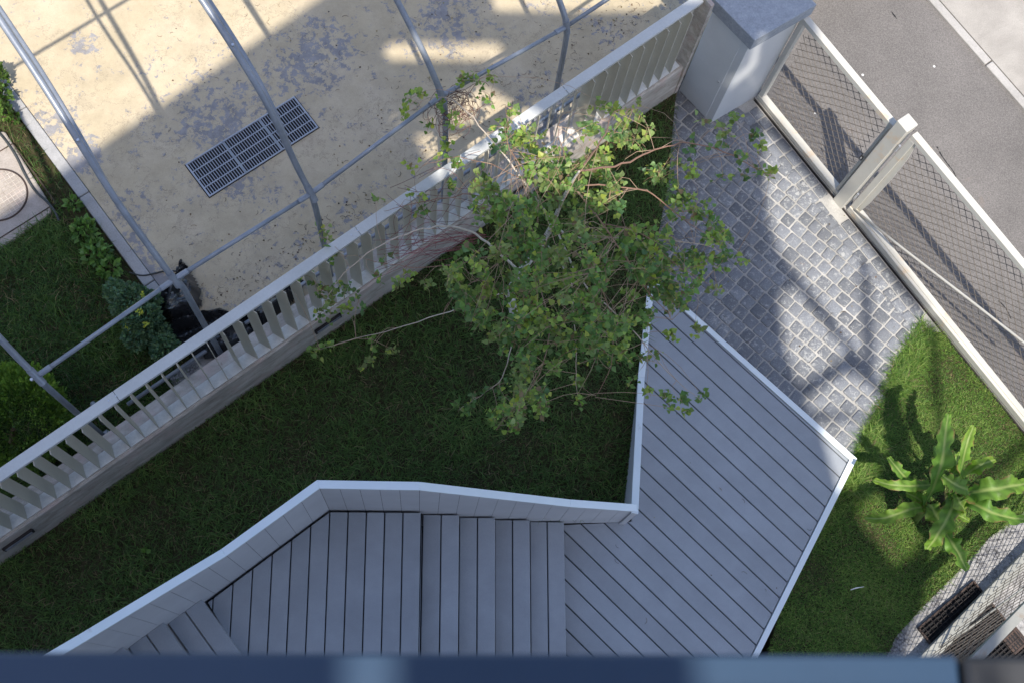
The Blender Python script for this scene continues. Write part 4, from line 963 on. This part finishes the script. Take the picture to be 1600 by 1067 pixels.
for (x0, y0), tops in (((455, 640), (0, 2, 3, 11, 13)), ((650, 560), (4, 5, 6, 7, 8, 9, 10))):
    g_ = W(*zr(x0-40, y0+60), 0); b = MB()
    for i in tops:
        p = W(*zr(*BL[i][0][0][:2]), BL[i][0][0][2]); b.tube(smooth_pts([g_+Vector((random.gauss(0, .012), random.gauss(0, .012), -.02)), g_.lerp(p, .5)+Vector((0, 0, .08)), p], 1), [.020, .018, .015, .013, .010], 7, (*jit((.16, .22, .06)), 1))
    b.build('stem', M['banana'], ban, smooth=True)

# ------------------------------------------------------------------ shrubs and weeds
def shrub(name, ells, n, size, cols, label, cat='shrub', tips=0, tipc=(.35, .40, .05), up=.6, group=None):
    c0 = ells[0]; root = empty(name, W(c0[0], c0[1], ZC-.02), label, cat, group); b = MB(); tw = MB(); bases = []
    for (u, v, zc, r, rz) in ells:
        c = W(u, v, zc); g = Vector((c.x, c.y, ZC-.04)); rad = r/F*(H-zc); m = int(n*(r/40.)**2)
        for k in range(max(6, m//60)):
            d = Vector((random.gauss(0, 1), random.gauss(0, 1), abs(random.gauss(0, .8)))).normalized(); e = c+Vector((d.x*rad, d.y*rad, d.z*rz))*.9
            tw.tube([g+Vector((random.gauss(0, .02), random.gauss(0, .02), 0)), g.lerp(e, .5)+Vector((0, 0, .03)), e], [.005, .0035, .002], 4, (.12, .085, .05, 1))
        for k in range(m):
            d = Vector((random.gauss(0, 1), random.gauss(0, 1), random.gauss(.35, .8))).normalized(); lump = .86+.30*noise.noise(d*2.6+Vector((u, v, 0))*.1); f = random.uniform(.62, 1.)**.5*lump
            p = c+Vector((d.x*rad*f, d.y*rad*f, max(-(zc-ZC), d.z*rz*f)))
            rot = d.to_track_quat('Y', 'Z').to_matrix() @ Matrix.Rotation(random.uniform(0, 6.28), 3, 'Y') @ Matrix.Rotation(random.gauss(.2, up), 3, 'X')
            leaf(b, p, random.uniform(*size), jit(random.choice(cols), .3), rot)
        for k in range(int(tips*(r/40.)**2)):
            d = Vector((random.gauss(0, .6), random.gauss(0, .6), 1)).normalized(); p = c+Vector((d.x*rad, d.y*rad, d.z*rz))*.98
            for j in range(14):
                q = Vector((random.gauss(0, .3), random.gauss(0, .3), 1)).normalized(); leaf(b, p+Vector((random.gauss(0, .013), random.gauss(0, .013), random.gauss(0, .008))), random.uniform(.018, .028), jit(tipc, .2), q.to_track_quat('Y', 'Z').to_matrix() @ Matrix.Rotation(random.uniform(0, 6.28), 3, 'Y') @ Matrix.Rotation(.9, 3, 'X'))
    tw.build('stems', M['twig'], root); b.build('foliage', M['shrub'], root); return root
bl = [(.075, .15, .075), (.10, .18, .09), (.06, .12, .065), (.11, .19, .08)]
shrub('spindle_shrub', [(200, 470, .60, 32, .18), (180, 455, .58, 20, .14), (222, 500, .62, 34, .2), (215, 525, .58, 26, .16), (258, 545, .58, 26, .16), (238, 470, .5, 16, .1), (248, 525, .5, 22, .14)], 2600, (.018, .032), bl, 'blue-green rounded shrub with yellow-green shoot tips beside the plastic sheet', tips=3.2)
shrub('weeds', [(130, 360, .42, 20, .08), (150, 395, .42, 22, .08), (172, 420, .42, 18, .08), (115, 320, .42, 12, .06)], 520, (.035, .065), [(.08, .17, .035), (.12, .22, .05)], 'leafy green weeds sprouting between grass and court edging', 'weeds')
shrub('weeds', [(2, 150, .5, 16, .14), (8, 175, .5, 14, .12), (-10, 120, .55, 24, .18), (22, 185, .42, 8, .05)], 700, (.03, .05), [(.06, .12, .02), (.09, .16, .03)], 'sunlit weed clump at the left edge above the manhole slab', 'weeds')
# conifer
con = empty('conifer_shrub', W(20, 690, ZC-.02), 'dense dark green feathery conifer bush at the left behind the fence', 'shrub')
b = MB(); cc = W(14, 652, .80); RX, RZ = .46, .55
SPR = [Vector(p) for p in ((0, 0, 0), (.16, .35, 0), (.30, .55, .03), (.12, .6, 0), (.16, .85, .02), (0, 1, 0), (-.16, .85, .02), (-.12, .6, 0), (-.30, .55, .03), (-.16, .35, 0))]
for k in range(13000):
    d = Vector((random.gauss(0, 1), random.gauss(0, 1), random.gauss(.25, .9))).normalized(); lump = .90+.12*noise.noise(d*2.3+Vector((4, 2, 7)))+.16*noise.noise(d*7.)
    f = random.uniform(.55, 1)**.35*lump; p = cc+Vector((d.x*RX*f, d.y*RX*f, d.z*RZ*f-.1))
    if p.z < ZC: continue
    dd = (d+Vector((0, 0, .9))+Vector((random.gauss(0, .25), random.gauss(0, .25), 0))).normalized()
    rot = dd.to_track_quat('Y', 'Z').to_matrix() @ Matrix.Rotation(random.uniform(0, 6.28), 3, 'Y')
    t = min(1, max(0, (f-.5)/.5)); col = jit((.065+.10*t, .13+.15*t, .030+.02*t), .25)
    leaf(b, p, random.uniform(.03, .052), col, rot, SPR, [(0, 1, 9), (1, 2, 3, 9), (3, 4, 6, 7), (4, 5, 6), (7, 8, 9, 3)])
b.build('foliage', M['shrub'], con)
b = MB(); b.tube([W(20, 690, ZC-.03), W(20, 670, .9)], [.035, .015], 8, (.12, .08, .05, 1)); b.build('trunk', M['twig'], con)
# a fallen pale leaf on the shaded grass and bits of litter
b = MB(); b.tube([W(1329, 921, .05), W(1337, 918, .06), W(1350, 916, .05)], [.003, .006, .002], 5); tag(b.build('dry_stalk', M['plate']), 'small pale dry stalk lying on the shaded grass right of the deck', 'stalk')
b = MB()
for p in [(229, 861)]:
    for k in range(5): leaf(b, W(p[0], p[1], ZL+.05)+Vector((random.gauss(0, .02), random.gauss(0, .02), 0)), .05, (.10, .2, .03))
tag(b.build('weed_rosette', M['shrub']), 'single bright green broad-leaved weed in the dark lawn', 'weed')
# soil and gravel behind the fence
b = MB(); b.prism([fp(1.85, .26), fp(2.9, .26), fp(2.9, .5), fp(1.9, .5)], ZC-.1, ZC+.006); tag(b.build('gravel_patch', M['gravel']), kind='structure')

# tar cracks and spots on the road
tm = MB()
for pts in ([(1399, 190), (1410, 194), (1424, 202), (1432, 211)], [(1464, 229), (1470, 242), (1480, 256), (1490, 268), (1493, 277)], [(1392, 18), (1401, 30)], [(1560, 470), (1572, 482), (1580, 500)]):
    P = smooth_pts([W(u+random.gauss(0, .5), v+random.gauss(0, .5), -.029) for u, v in pts], 2)
    for a, c in zip(P, P[1:]):
        if random.random() < .8: tm.bar(a, c+(c-a)*.2, random.uniform(.004, .014), .002)
tag(tm.build('road_crack_filler', M['black']), kind='structure')
# dry litter lying on court, deck and cobbles
lt_ = MB()
def litter(n, u0, u1, v0, v1, z, ok=lambda u, v: True, sz=(.008, .022)):
    k = 0
    while k < n:
        u, v = random.uniform(u0, u1), random.uniform(v0, v1)
        if not ok(u, v): continue
        k += 1; p = W(u, v, z+.004)
        if random.random() < .6:
            a = random.uniform(0, 6.28); r = random.uniform(.01, .035); lt_.tube([p+Vector((math.cos(a+t*.6)*r, math.sin(a+t*.6)*r, .003)) for t in range(4)], random.uniform(.0012, .0022), 3, (*jit(random.choice(((.10, .07, .045), (.17, .13, .09), (.06, .05, .04)))), 1))
        else: leaf(lt_, p+Vector((0, 0, .004)), random.uniform(*sz), jit(random.choice(((.12, .08, .045), (.20, .16, .07), (.07, .05, .035))), .3), Matrix.Rotation(random.uniform(0, 6.28), 3, 'Z') @ Matrix.Rotation(random.gauss(0, .15), 3, 'X'))
rail_y = lambda u: 740-.69*u
litter(260, 230, 1000, 0, 470, ZC, lambda u, v: v < rail_y(u)-12 and v > 148+1.48*(u-60) - 9999*(u > 250) and not (285 < u < 500 and 150 < v < 312))
litter(150, 640, 1060, 0, 250, ZC, lambda u, v: rail_y(u)-70 < v < rail_y(u)-12)
litter(120, 280, 620, 300, 520, ZC, lambda u, v: rail_y(u)-60 < v < rail_y(u)-14)
litter(16, 900, 1280, 640, 1000, ZD, lambda u, v: v > .93*(u-1035)+560 and (u-1190) < -(v-1015)*.5-20, (.006, .014))
litter(60, 1070, 1400, 200, 640, .004, lambda u, v: 1.22*(u-1200)+190 < v and v < .9*(u-1100)+480 and u > 1070)
tag(lt_.build('leaf_litter', M['twig']), 'fine dry twigs and leaf bits scattered over the court and paving', 'litter', kind='stuff')
